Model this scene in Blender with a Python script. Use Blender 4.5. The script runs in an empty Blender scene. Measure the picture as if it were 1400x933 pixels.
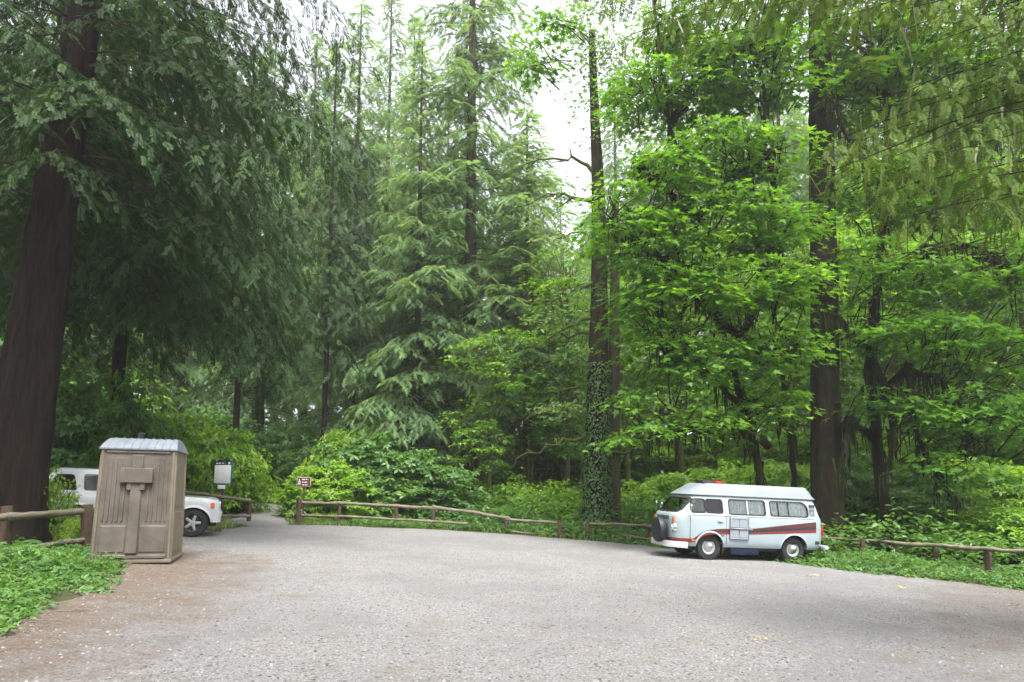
import bpy, bmesh, math, random
import numpy as np
from mathutils import Vector, Matrix, noise as mnoise
rad = math.radians
RNG = np.random.default_rng(7)
random.seed(7)
SC = bpy.context.scene
COL = SC.collection
# ------------------------------------------------------------------ camera
F = 933.0; PITCH = rad(7.0); EYE = 1.67; HZ = 675.0; PX0 = 700.0
PY0 = HZ - F * math.tan(PITCH)
cam_d = bpy.data.cameras.new('camera'); cam = bpy.data.objects.new('camera', cam_d); COL.objects.link(cam)
cam.location = (0, 0, EYE); cam.rotation_euler = (rad(90) + PITCH, 0, 0)
cam_d.sensor_width = 36; cam_d.lens = F / 1400 * 36
cam_d.shift_y = (PY0 - 466.5) / 1400
cam_d.clip_start = 0.1; cam_d.clip_end = 3000
SC.camera = cam
# ------------------------------------------------------------------ world, sun, exposure
SUN_EL, SUN_AZ = rad(66), rad(168)          # azimuth measured from +Y towards +X
w = bpy.data.worlds.new('World'); SC.world = w; w.use_nodes = True
nt = w.node_tree; nt.nodes.clear()
wo = nt.nodes.new('ShaderNodeOutputWorld'); bg = nt.nodes.new('ShaderNodeBackground')
sky = nt.nodes.new('ShaderNodeTexSky'); sky.sky_type = 'NISHITA'; sky.sun_disc = False
sky.sun_elevation = SUN_EL; sky.sun_rotation = SUN_AZ; sky.air_density = 1.0; sky.dust_density = 5.0; sky.ozone_density = 1.0
hs = nt.nodes.new('ShaderNodeHueSaturation'); hs.inputs['Saturation'].default_value = 0.22; hs.inputs['Value'].default_value = 1.0
nt.links.new(sky.outputs[0], hs.inputs['Color']); nt.links.new(hs.outputs[0], bg.inputs[0]); nt.links.new(bg.outputs[0], wo.inputs[0])
bg.inputs[1].default_value = 0.15
sl = bpy.data.lights.new('sun', 'SUN'); sl.energy = 1.3; sl.angle = rad(20); sl.color = (1, 0.96, 0.88)
so = bpy.data.objects.new('sun', sl); COL.objects.link(so)
sd = Vector((math.sin(SUN_AZ) * math.cos(SUN_EL), math.cos(SUN_AZ) * math.cos(SUN_EL), math.sin(SUN_EL)))
so.rotation_euler = sd.to_track_quat('Z', 'Y').to_euler(); so.location = (0, 0, 60)
SC.view_settings.view_transform = 'Standard'; SC.view_settings.look = 'None'
SC.view_settings.exposure = 2.0; SC.view_settings.gamma = 1
SC.render.engine = 'CYCLES'
cy = SC.cycles
cy.max_bounces = 7; cy.diffuse_bounces = 5; cy.glossy_bounces = 3; cy.transmission_bounces = 6; cy.transparent_max_bounces = 8; cy.volume_bounces = 1
cy.use_denoising = True; cy.caustics_reflective = False; cy.caustics_refractive = False; cy.sample_clamp_indirect = 8
# ------------------------------------------------------------------ pixel -> world helpers (photo pixels, 1400 x 933)
def ray(px, py):
    a = (px - PX0) / F; b = (PY0 - py) / F
    c, s = math.cos(PITCH), math.sin(PITCH)
    return np.array((a, c - b * s, s + b * c))
def at(px, py, Y):
    r = ray(px, py); return np.array((0, 0, EYE)) + r * (Y / r[1])
def plane_z(x, y): return -0.045 * x + 0.01 * y
def gnd(px, py):
    r = ray(px, py); t = EYE / (-0.045 * r[0] + 0.01 * r[1] - r[2]); return np.array((0, 0, EYE)) + r * t
EDGE_PX = [(300, 728), (345, 716), (400, 718), (500, 721), (600, 725), (700, 731), (765, 737), (830, 742), (900, 748), (1000, 760), (1110, 774), (1200, 785), (1330, 800), (1400, 809)]
def lot_polygon():
    pts = [gnd(*p)[:2] for p in EDGE_PX]
    pts += [(13.2, 13.5), (15.5, 9), (18, 2), (19, -7), (-13, -7), (-11, -3), (-9.2, 0), (-7.3, 5)]
    pts += [gnd(*p)[:2] for p in [(-40, 868), (30, 845), (75, 822), (110, 798), (160, 782)]]
    pts += [(-7.6, 13.6), (-12.5, 14.8), (-15.0, 17.0), (-14.5, 20.5), (-10.5, 21.2)]
    return np.array(pts)
LOT = lot_polygon()
def poly_sd(P, poly):           # signed distance, negative inside
    P = np.asarray(P, float); d = np.full(len(P), 1e9); ins = np.zeros(len(P), bool)
    n = len(poly)
    for i in range(n):
        a = poly[i]; b = poly[(i + 1) % n]; e = b - a
        t = np.clip(((P - a) @ e) / (e @ e), 0, 1)
        d = np.minimum(d, np.linalg.norm(P - a - t[:, None] * e, axis=1))
        c = ((a[1] > P[:, 1]) != (b[1] > P[:, 1])) & (P[:, 0] < (b[0] - a[0]) * (P[:, 1] - a[1]) / (b[1] - a[1] + 1e-12) + a[0])
        ins ^= c
    return np.where(ins, -d, d)
def G(x, y):
    x = np.atleast_1d(np.asarray(x, float)); y = np.atleast_1d(np.asarray(y, float))
    base = plane_z(np.clip(x, -40, 40), np.clip(y, -40, 60))
    d = np.clip(poly_sd(np.stack([x, y], 1), LOT) - 1.5, 0, 60)
    tr = np.clip(np.abs(x - (-9.0 - (y - 24.5) * 0.37)) - 1.0, 0, 3) / 3   # flat along the trail
    tr = np.where(y > 20, tr, 1)
    u = 0.25 * np.sin(x * 0.55 + 1.3) * np.cos(y * 0.43) + 0.12 * np.sin(x * 1.3 + y * 0.9)
    ris = np.where(y > 15, np.clip(d - 2, 0, 55) * 0.10, 0) * (0.3 + 0.7 * tr)
    return base + u * np.clip(d / 4, 0, 1) * tr + ris
def g1(x, y): return float(G(x, y)[0])
# ------------------------------------------------------------------ node helpers
def newmat(name):
    m = bpy.data.materials.new(name); m.use_nodes = True
    nt = m.node_tree; nt.nodes.clear()
    out = nt.nodes.new('ShaderNodeOutputMaterial')
    return m, nt, out
def N(nt, typ, **kw):
    n = nt.nodes.new(typ)
    for k, v in kw.items():
        setattr(n, k, v)
    return n
def noise_tex(nt, vec, scale, detail=4, rough=0.6):
    n = nt.nodes.new('ShaderNodeTexNoise'); n.inputs['Scale'].default_value = scale; n.inputs['Detail'].default_value = detail; n.inputs['Roughness'].default_value = rough
    nt.links.new(vec, n.inputs['Vector']); return n.outputs['Fac']
def ramp(nt, fac, stops):
    n = nt.nodes.new('ShaderNodeValToRGB'); el = n.color_ramp.elements
    while len(el) < len(stops): el.new(0.5)
    for e, (p, c) in zip(el, stops): e.position = p; e.color = (*c, 1)
    nt.links.new(fac, n.inputs[0]); return n.outputs[0]
def mixc(nt, fac, a, b, mode='MIX'):
    n = nt.nodes.new('ShaderNodeMix'); n.data_type = 'RGBA'; n.blend_type = mode
    for sock, v in ((n.inputs[0], fac), (n.inputs[6], a), (n.inputs[7], b)):
        if isinstance(v, (int, float)): sock.default_value = v
        elif isinstance(v, tuple): sock.default_value = (*v, 1)
        else: nt.links.new(v, sock)
    return n.outputs[2]
def math_n(nt, op, a, b=0.0, c=None):
    n = nt.nodes.new('ShaderNodeMath'); n.operation = op
    for i, v in enumerate((a, b) if c is None else (a, b, c)):
        if isinstance(v, (int, float)): n.inputs[i].default_value = v
        else: nt.links.new(v, n.inputs[i])
    return n.outputs[0]
def mapr(nt, v, a, b, c=0.0, d=1.0):
    n = nt.nodes.new('ShaderNodeMapRange'); nt.links.new(v, n.inputs[0])
    for i, q in enumerate((a, b, c, d)): n.inputs[i + 1].default_value = q
    n.interpolation_type = 'SMOOTHSTEP'
    return n.outputs[0]
def bump(nt, h, strength=0.5, dist=0.02, normal=None):
    n = nt.nodes.new('ShaderNodeBump'); n.inputs['Strength'].default_value = strength; n.inputs['Distance'].default_value = dist
    nt.links.new(h, n.inputs['Height'])
    if normal is not None: nt.links.new(normal, n.inputs['Normal'])
    return n.outputs[0]
def princ(nt, out, col, rough=0.6, spec=0.5, metal=0.0, normal=None, coat=0.0):
    p = nt.nodes.new('ShaderNodeBsdfPrincipled')
    if isinstance(col, tuple): p.inputs['Base Color'].default_value = (*col, 1)
    else: nt.links.new(col, p.inputs['Base Color'])
    if isinstance(rough, (int, float)): p.inputs['Roughness'].default_value = rough
    else: nt.links.new(rough, p.inputs['Roughness'])
    p.inputs['Specular IOR Level'].default_value = spec; p.inputs['Metallic'].default_value = metal
    p.inputs['Coat Weight'].default_value = coat
    if normal is not None: nt.links.new(normal, p.inputs['Normal'])
    if out is not None: nt.links.new(p.outputs[0], out.inputs[0])
    return p
def objco(nt):
    return nt.nodes.new('ShaderNodeTexCoord').outputs['Object']
def posn(nt):
    return nt.nodes.new('ShaderNodeNewGeometry').outputs['Position']
def scaled(nt, vec, s):
    m = nt.nodes.new('ShaderNodeMapping'); m.inputs['Scale'].default_value = s; nt.links.new(vec, m.inputs['Vector']); return m.outputs[0]
MATS = {}
def leafmat(name, dark, light, tip=None, trans=0.35, rough=0.42, tcol=1.6, spec=.45):
    m, nt, out = newmat(name)
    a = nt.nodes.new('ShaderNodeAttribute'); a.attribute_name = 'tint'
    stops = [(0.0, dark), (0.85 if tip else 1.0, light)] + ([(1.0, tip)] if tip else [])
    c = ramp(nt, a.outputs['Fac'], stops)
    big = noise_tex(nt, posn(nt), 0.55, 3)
    c = mixc(nt, mapr(nt, big, 0.42, 0.68, 0.0, 0.35), c, (light[0] * 1.25, light[1] * 1.1, light[2] * 0.7))
    p = princ(nt, None, c, rough, spec)
    t = nt.nodes.new('ShaderNodeBsdfTranslucent')
    tc = mixc(nt, 1.0, c, (tcol, tcol * 0.95, tcol * 0.45), 'MULTIPLY'); nt.links.new(tc, t.inputs[0])
    mx = nt.nodes.new('ShaderNodeMixShader'); mx.inputs[0].default_value = trans
    nt.links.new(p.outputs[0], mx.inputs[1]); nt.links.new(t.outputs[0], mx.inputs[2]); nt.links.new(mx.outputs[0], out.inputs[0])
    MATS[name] = m; return m
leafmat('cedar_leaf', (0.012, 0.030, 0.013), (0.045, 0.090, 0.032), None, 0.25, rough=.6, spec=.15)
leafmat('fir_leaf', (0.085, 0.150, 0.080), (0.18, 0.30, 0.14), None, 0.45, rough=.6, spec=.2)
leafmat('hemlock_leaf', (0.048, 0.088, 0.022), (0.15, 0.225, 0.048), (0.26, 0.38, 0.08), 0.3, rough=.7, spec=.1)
leafmat('maple_leaf', (0.050, 0.140, 0.014), (0.115, 0.255, 0.024), (0.22, 0.38, 0.05), 0.45)
leafmat('shrub_leaf', (0.10, 0.22, 0.028), (0.26, 0.43, 0.05), None, 0.5)
leafmat('dark_shrub_leaf', (0.045, 0.12, 0.030), (0.11, 0.23, 0.05), None, 0.4)
leafmat('cover_leaf', (0.045, 0.12, 0.035), (0.13, 0.26, 0.07), None, 0.35)
leafmat('grass_leaf', (0.10, 0.19, 0.04), (0.28, 0.38, 0.11), None, 0.4)
leafmat('moss_strand', (0.05, 0.055, 0.022), (0.12, 0.12, 0.055), None, 0.4)
leafmat('old_moss', (0.016, 0.020, 0.008), (0.036, 0.046, 0.014), None, 0.12, rough=.8, spec=.1)
def barkmat(name, dark, light, moss=0.3, mosscol=(0.07, 0.085, 0.02)):
    m, nt, out = newmat(name)
    co = objco(nt)
    v = scaled(nt, co, (1, 1, 0.10))
    n1 = noise_tex(nt, v, 9, 8, 0.75); n2 = noise_tex(nt, co, 2.2, 3)
    c = ramp(nt, n1, [(0.3, dark), (0.7, light)])
    ms = mapr(nt, n2, 0.62 - moss * 0.4, 0.72 - moss * 0.3)
    c = mixc(nt, ms, c, mosscol)
    princ(nt, out, c, 0.9, 0.2, normal=bump(nt, n1, 1.0, 0.12))
    MATS[name] = m; return m
barkmat('cedar_bark', (0.006, 0.004, 0.0035), (0.048, 0.031, 0.025), -0.6)
barkmat('fir_bark', (0.030, 0.024, 0.018), (0.105, 0.085, 0.062), 0.35)
barkmat('mossy_bark', (0.030, 0.026, 0.018), (0.10, 0.085, 0.05), 0.8, (0.085, 0.10, 0.025))
barkmat('dark_mossy_bark', (0.012, 0.009, 0.007), (0.042, 0.030, 0.020), 0.35, (0.030, 0.034, 0.010))
def simple(name, col, rough=0.5, spec=0.5, metal=0.0, coat=0.0, var=0.12, nscale=8, bumpk=0.0):
    m, nt, out = newmat(name)
    n = noise_tex(nt, objco(nt), nscale, 5)
    c = mixc(nt, mapr(nt, n, 0.3, 0.75), tuple(min(1, q * (1 + var)) for q in col), tuple(q * (1 - var * 1.5) for q in col))
    princ(nt, out, c, rough, spec, metal, coat=coat, normal=bump(nt, n, bumpk, 0.01) if bumpk else None)
    MATS[name] = m; return m
def woodmat(name, a, b):
    m, nt, out = newmat(name)
    co = objco(nt); v = scaled(nt, co, (0.35, 3, 3))
    n = noise_tex(nt, v, 9, 6, 0.7); n2 = noise_tex(nt, co, 1.5, 3)
    c = ramp(nt, n, [(0.3, a), (0.7, b)])
    c = mixc(nt, mapr(nt, n2, 0.5, 0.7, 0, 0.6), c, (0.10, 0.12, 0.05))
    princ(nt, out, c, 0.85, 0.2, normal=bump(nt, n, 0.6, 0.02)); MATS[name] = m
woodmat('rail_wood', (0.075, 0.060, 0.046), (0.27, 0.23, 0.185))
woodmat('post_wood', (0.045, 0.028, 0.021), (0.13, 0.080, 0.062))
# ------------------------------------------------------------------ tagging and linking
def tag(o, label=None, cat=None, group=None, kind=None):
    if label: o['label'] = label
    if cat: o['category'] = cat
    if group: o['group'] = group
    if kind: o['kind'] = kind
    return o
def thing(name, label, cat, loc=(0, 0, 0), rz=0, group=None):
    o = bpy.data.objects.new(name, None); COL.objects.link(o)
    o.location = tuple(float(q) for q in loc); o.rotation_euler = (0, 0, rz); o.empty_display_size = 0.3
    return tag(o, label, cat, group)
def link(name, mesh, parent=None, loc=None):
    o = bpy.data.objects.new(name, mesh); COL.objects.link(o)
    if parent: o.parent = parent
    if loc is not None: o.location = loc
    return o
def copy_tree(o, parent=None):
    c = o.copy(); COL.objects.link(c)
    if parent: c.parent = parent
    for ch in list(o.children): copy_tree(ch, c)
    return c
# ------------------------------------------------------------------ numpy mesh accumulator
class Acc:
    def __init__(s): s.V = []; s.T = []; s.K = []; s.n = 0
    def add(s, V, T, tint=None):
        V = np.asarray(V, np.float32); T = np.asarray(T, np.int32)
        s.V.append(V); s.T.append(T + s.n); s.n += len(V)
        s.K.append(np.full(len(V), 0.5, np.float32) if tint is None else np.asarray(tint, np.float32))
    def emit(s, tpl, pos, Rm, sc, tint):
        V, T, kt = tpl; n = len(pos); m = len(V)
        if n == 0: return
        sc = np.asarray(sc, float)
        if sc.ndim == 1: sc = sc[:, None]
        W = np.einsum('nij,mj->nmi', Rm, V) * sc[:, None, :] + np.asarray(pos)[:, None, :]
        TT = T[None] + (np.arange(n) * m)[:, None, None]
        K = np.clip(tint[:, None] + kt[None], 0, 1)
        s.add(W.reshape(-1, 3), TT.reshape(-1, 3), K.reshape(-1))
    def tube(s, P, r, sides=5, tint=0.5, wob=0.0):
        P = np.asarray(P, float); r = np.asarray(r, float); n = len(P)
        d = np.gradient(P, axis=0); d /= np.linalg.norm(d, axis=1)[:, None] + 1e-9
        h = np.array((0, 0, 1.0)) if abs(d[0, 2]) < 0.9 else np.array((1.0, 0, 0))
        u = np.cross(d, h); u /= np.linalg.norm(u, axis=1)[:, None] + 1e-9; v = np.cross(d, u)
        a = np.linspace(0, 2 * np.pi, sides, endpoint=False)
        rr = r[:, None] * (1 + wob * RNG.standard_normal((n, sides)))
        V = P[:, None, :] + rr[..., None] * (np.cos(a)[None, :, None] * u[:, None] + np.sin(a)[None, :, None] * v[:, None])
        i = np.arange(n - 1)[:, None] * sides; j = np.arange(sides)[None]; j2 = (j + 1) % sides
        q = np.stack([i + j, i + j2, i + sides + j2, i + sides + j], -1).reshape(-1, 4)
        T = np.concatenate([q[:, [0, 1, 2]], q[:, [0, 2, 3]]])
        s.add(V.reshape(-1, 3), T, np.full(n * sides, tint))
    def mesh(s, name, mat, smooth=False):
        V = np.concatenate(s.V); T = np.concatenate(s.T); K = np.concatenate(s.K)
        me = bpy.data.meshes.new(name); me.vertices.add(len(V)); me.vertices.foreach_set('co', V.astype(np.float32).ravel())
        me.loops.add(len(T) * 3); me.loops.foreach_set('vertex_index', T.astype(np.int32).ravel())
        me.polygons.add(len(T)); me.polygons.foreach_set('loop_start', np.arange(0, len(T) * 3, 3, dtype=np.int32))
        me.update(calc_edges=True)
        a = me.attributes.new('tint', 'FLOAT', 'POINT'); a.data.foreach_set('value', K.astype(np.float32))
        me.materials.append(mat)
        if smooth: me.polygons.foreach_set('use_smooth', np.ones(len(T), bool)); me.update()
        return me
def frames(d, up):
    d = d / (np.linalg.norm(d, axis=1)[:, None] + 1e-9)
    z = up - (up * d).sum(1)[:, None] * d; z /= np.linalg.norm(z, axis=1)[:, None] + 1e-9
    y = np.cross(z, d)
    return np.stack([d, y, z], -1)
def unit(v): return v / (np.linalg.norm(v, axis=-1, keepdims=True) + 1e-9)
# ------------------------------------------------------------------ leaf and spray templates (unit length along +x)
def tpl(V, T, K=None):
    V = np.array(V, float); return V, np.array(T, int), (np.zeros(len(V)) if K is None else np.array(K, float))
def spray(pairs, width=0.07, reach=0.42, ang=55, droop=0.25, quad=False, tipk=0.0, stem=0.012, seed=1):
    r = np.random.default_rng(seed); V = []; T = []; K = []
    def tri(a, b, c, k):
        i = len(V); V.extend([a, b, c]); K.extend(k); T.append((i, i + 1, i + 2))
    zf = lambda x, y: -droop * (x * x * 0.6 + abs(y) * abs(y) * 1.2)
    tri((0, -stem, 0), (0, stem, 0), (1, 0, zf(1, 0)), (-.1, -.1, tipk))
    for i in range(pairs):
        x = 0.06 + 0.9 * i / pairs
        L = reach * (1 - (x - 0.25) ** 2 * 1.5) * (0.8 + 0.4 * r.random()) if x > 0.25 else reach * (0.6 + x * 1.6) * (0.8 + 0.4 * r.random())
        L = max(L, 0.1)
        for sgn in (-1, 1):
            a = math.radians(ang + r.uniform(-8, 8)); dx, dy = math.cos(a), sgn * math.sin(a)
            xs = x + r.uniform(-.02, .02); ex, ey = xs + dx * L, dy * L
            px_, py_ = -dy * width * .5, dx * width * .5
            mx, my = xs + dx * L * .45, dy * L * .45
            z0, z1, z2 = zf(xs, 0), zf(mx, my), zf(ex, ey) - r.uniform(0, .04)
            if quad:
                j = len(V); V.extend([(xs, 0, z0), (mx + px_, my + py_, z1 - .01), (ex, ey, z2), (mx - px_, my - py_, z1 - .01)]); K.extend([-.08, 0, tipk, 0]); T.extend([(j, j + 1, j + 2), (j, j + 2, j + 3)])
            else:
                tri((xs - px_, 0, z0), (xs + px_, 0, z0), (ex, ey, z2), (-.08, -.08, tipk))
    return tpl(V, T, K)
T_FAR = spray(7, 0.17, 0.44, 48, 0.35, False)
T_WOOD = spray(6, 0.30, 0.5, 50, 0.35, False)
T_MID = spray(9, 0.085, 0.42, 52, 0.35, True)
T_CEDAR = spray(8, 0.075, 0.36, 38, 0.4, True, 0.25)
T_NEAR = spray(7, 0.11, 0.34, 50, 0.3, True, 0.22)
def maple_leaf(full=True):
    # palmate leaf: base at origin, lobes fanned about +x, slightly cupped
    out = [(0, 0)]
    lob = [(-105, .42), (-80, .2), (-55, .72), (-30, .36), (0, 1.0), (30, .36), (55, .72), (80, .2), (105, .42)] if full else [(-75, .6), (-35, .38), (0, 1.0), (35, .38), (75, .6)]
    for a, rr in lob: out.append((0.12 + rr * math.cos(math.radians(a)) * .8, rr * math.sin(math.radians(a)) * .8))
    V = [(x, y, -0.18 * (x * x + y * y) + (0.03 if i % 2 else -0.03)) for i, (x, y) in enumerate(out)]
    T = [(0, i, i + 1) for i in range(1, len(V) - 1)]
    return tpl(V, T)
T_MAPLE = maple_leaf(); T_MAPLE_S = maple_leaf(False)
T_LEAF = tpl([(0, 0, 0), (.45, .28, .05), (1, 0, -.12), (.45, -.28, .05), (.5, 0, -.02)], [(0, 4, 1), (1, 4, 2), (0, 3, 4), (3, 2, 4)])
T_LEAF2 = tpl([(0, 0, 0), (.45, .27, .06), (1, 0, -.12), (.45, -.27, .06)], [(0, 2, 1), (0, 3, 2)])
def trefoil():
    V = []; T = []
    for a in (-75, 0, 75):
        c, s = math.cos(math.radians(a)), math.sin(math.radians(a)); j = len(V)
        for x, y, z in ((0, 0, 0), (.5, .26, .06), (1, 0, -.15), (.5, -.26, .06)): V.append((x * c - y * s, x * s + y * c, z))
        T += [(j, j + 2, j + 1), (j, j + 3, j + 2)]
    return tpl(V, T)
T_TRE = trefoil()
T_BLADE = tpl([(0, -.03, 0), (0, .03, 0), (.6, .02, -.05), (.6, -.02, -.05), (1, 0, -.2)], [(0, 1, 2), (0, 2, 3), (3, 2, 4)])
# ================================================================== GROUND
def grid_mesh(name, X, Y, Z, mat, keep=None):
    ny, nx = X.shape
    V = np.stack([X, Y, Z], -1).reshape(-1, 3)
    i = np.arange(ny - 1)[:, None] * nx; j = np.arange(nx - 1)[None]
    q = np.stack([i + j, i + j + 1, i + nx + j + 1, i + nx + j], -1).reshape(-1, 4)
    a = Acc(); a.add(V, np.concatenate([q[:, [0, 1, 2]], q[:, [0, 2, 3]]])); return a.mesh(name, mat, True)
def ground_mat():
    m, nt, out = newmat('forest_floor')
    co = posn(nt); n = noise_tex(nt, co, 0.5, 5); n2 = noise_tex(nt, co, 9, 6, .75)
    c = ramp(nt, n2, [(0.3, (0.035, 0.028, 0.018)), (0.7, (0.11, 0.085, 0.055))])
    c = mixc(nt, mapr(nt, n, 0.4, 0.6), c, (0.05, 0.085, 0.025))
    princ(nt, out, c, 0.95, 0.15, normal=bump(nt, n2, 1.0, 0.08)); MATS['forest_floor'] = m
ground_mat()
xs = np.concatenate([np.linspace(-400, -70, 10), np.linspace(-60, 60, 121), np.linspace(70, 400, 10)])
ys = np.concatenate([np.linspace(-300, -40, 8), np.linspace(-34, 100, 135), np.linspace(115, 500, 12)])
X, Y = np.meshgrid(xs, ys); Z = G(X.ravel(), Y.ravel()).reshape(X.shape)
tag(link('ground', grid_mesh('ground', X, Y, Z, MATS['forest_floor'])), kind='structure')
def gravel_mat(name, dirt_bias):
    m, nt, out = newmat(name)
    co = posn(nt)
    fine = noise_tex(nt, co, 38, 8, .85); mid = noise_tex(nt, co, 14, 6, .7); big = noise_tex(nt, co, 0.33, 4, .55); lrg = noise_tex(nt, co, 1.6, 5, .65)
    vor = nt.nodes.new('ShaderNodeTexVoronoi'); vor.inputs['Scale'].default_value = 34; nt.links.new(co, vor.inputs['Vector'])
    sep = nt.nodes.new('ShaderNodeSeparateColor'); nt.links.new(vor.outputs['Color'], sep.inputs[0])
    c = ramp(nt, fine, [(0.34, (0.058, 0.057, 0.056)), (0.5, (0.205, 0.203, 0.203)), (0.64, (0.49, 0.485, 0.48))])
    c = mixc(nt, mapr(nt, sep.outputs[0], 0.0, 1.0, 0.0, 0.45), c, (0.22, 0.21, 0.21))
    c = mixc(nt, mapr(nt, sep.outputs[1], 0.93, 0.95, 0, .7), c, (0.075, 0.07, 0.068))
    vor2 = nt.nodes.new('ShaderNodeTexVoronoi'); vor2.inputs['Scale'].default_value = 11; nt.links.new(co, vor2.inputs['Vector'])
    s2 = nt.nodes.new('ShaderNodeSeparateColor'); nt.links.new(vor2.outputs['Color'], s2.inputs[0])
    pit = math_n(nt, 'MULTIPLY', mapr(nt, vor2.outputs['Distance'], 0.12, 0.30, 1, 0), mapr(nt, s2.outputs[0], 0.80, 0.82))
    c = mixc(nt, math_n(nt, 'MULTIPLY', pit, 0.9), c, (0.045, 0.043, 0.042))
    c = mixc(nt, mapr(nt, lrg, 0.47, 0.68, 0, 0.5), c, (0.20, 0.175, 0.158))
    c = mixc(nt, mapr(nt, big, 0.45, 0.6, 0, 0.5), c, (0.165, 0.165, 0.172))
    # brown dirt with needle litter towards the planted edge at the left and faint patches right
    sx = nt.nodes.new('ShaderNodeSeparateXYZ'); nt.links.new(co, sx.inputs[0])
    left = math_n(nt, 'ADD', math_n(nt, 'MULTIPLY', sx.outputs[0], -1.0), math_n(nt, 'MULTIPLY', sx.outputs[1], -0.10))
    left = math_n(nt, 'ADD', left, math_n(nt, 'MULTIPLY', math_n(nt, 'SUBTRACT', lrg, 0.5), 5.0))
    dirt = mapr(nt, math_n(nt, 'SUBTRACT', left, math_n(nt, 'MULTIPLY', math_n(nt, 'MAXIMUM', math_n(nt, 'SUBTRACT', sx.outputs[1], 12.5), 0.0), 0.85)), 1.9, 4.6, 0, 1)
    rgt = math_n(nt, 'ADD', math_n(nt, 'SUBTRACT', math_n(nt, 'MULTIPLY', sx.outputs[0], 0.9), math_n(nt, 'MULTIPLY', sx.outputs[1], 0.5)), math_n(nt, 'MULTIPLY', math_n(nt, 'SUBTRACT', lrg, 0.5), 6.0))
    dirt = math_n(nt, 'MAXIMUM', dirt, mapr(nt, rgt, -0.6, 2.2, 0, 0.55))
    dcol = ramp(nt, mid, [(0.3, (0.055, 0.038, 0.028)), (0.7, (0.20, 0.148, 0.112))])
    dcol = mixc(nt, mapr(nt, fine, .35, .7, 0, .5), dcol, (0.24, 0.205, 0.175))
    c = mixc(nt, math_n(nt, 'MULTIPLY', dirt, 0.92), c, dcol)
    h = math_n(nt, 'ADD', math_n(nt, 'MULTIPLY', fine, 0.5), math_n(nt, 'ADD', math_n(nt, 'MULTIPLY', vor.outputs['Distance'], -0.5), math_n(nt, 'MULTIPLY', mid, 0.8)))
    princ(nt, out, c, 0.95, 0.15, normal=bump(nt, h, 0.9, 0.05, bump(nt, noise_tex(nt, co, 3.2, 4, .6), 0.5, 0.10))); MATS[name] = m
gravel_mat('gravel', 0.0)
def poly_sheet(name, poly, dz, mat, step=0.7):
    # a fine ragged edge: every side is subdivided and shaken a little
    pts = []
    n = len(poly)
    for i in range(n):
        a, b = np.array(poly[i]), np.array(poly[(i + 1) % n]); k = max(1, int(np.linalg.norm(b - a) / 0.25))
        for t in range(k):
            p = a + (b - a) * t / k; nn = np.array((-(b - a)[1], (b - a)[0])) / (np.linalg.norm(b - a) + 1e-9)
            p = p + nn * (0.16 * math.sin(p[0] * 1.7 + p[1] * 2.3) + 0.07 * math.sin(p[0] * 6.1 - p[1] * 4.7) + random.uniform(-.04, .04)); pts.append(p)
    bm = bmesh.new(); vs = [bm.verts.new((p[0], p[1], plane_z(p[0], p[1]) + dz)) for p in pts]
    f = bm.faces.new(vs); f.normal_update()
    if f.normal.z < 0: f.normal_flip()
    bmesh.ops.triangulate(bm, faces=bm.faces[:])
    me = bpy.data.meshes.new(name); bm.to_mesh(me); bm.free(); me.materials.append(mat); return me
tag(link('gravel_lot', poly_sheet('gravel_lot', LOT, 0.012, MATS['gravel'])), kind='structure')
# the trail leading off between the two fences
tp = [gnd(352, 716), gnd(362, 703), gnd(366, 697), (gnd(366, 697) + np.array((-2.2, 5, 0))), (gnd(366, 697) + np.array((-5, 11, 0)))]
def trail_mesh():
    hw = [1.05, 1.0, .85, .8, .8]
    L = []; n = 26
    t = np.linspace(0, 1, n); cx = np.interp(t, np.linspace(0, 1, 5), [p[0] for p in tp]); cyy = np.interp(t, np.linspace(0, 1, 5), [p[1] for p in tp]); ww = np.interp(t, np.linspace(0, 1, 5), hw)
    cyy[0] -= 0.5
    A = np.linspace(-1, 1, 9)
    XX = cx[:, None] + A[None] * (ww[:, None] + 0.12 * np.sin(t * 40)[:, None]); YY = np.repeat(cyy[:, None], 9, 1)
    ZZ = G(XX.ravel(), YY.ravel()).reshape(XX.shape) + 0.035 - 0.03 * np.abs(A)[None] ** 4
    ZZ[0] = plane_z(XX[0], YY[0]) + 0.008
    return grid_mesh('trail', XX, YY, ZZ, MATS['gravel'])
tag(link('trail', trail_mesh()), kind='structure')
TRAIL = np.array([p[:2] for p in tp])
def trail_dist(P):
    d = np.full(len(P), 1e9)
    for a, b in zip(TRAIL[:-1], TRAIL[1:]):
        e = b - a; t = np.clip(((P - a) @ e) / (e @ e), 0, 1); d = np.minimum(d, np.linalg.norm(P - a - t[:, None] * e, axis=1))
    return d
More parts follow.
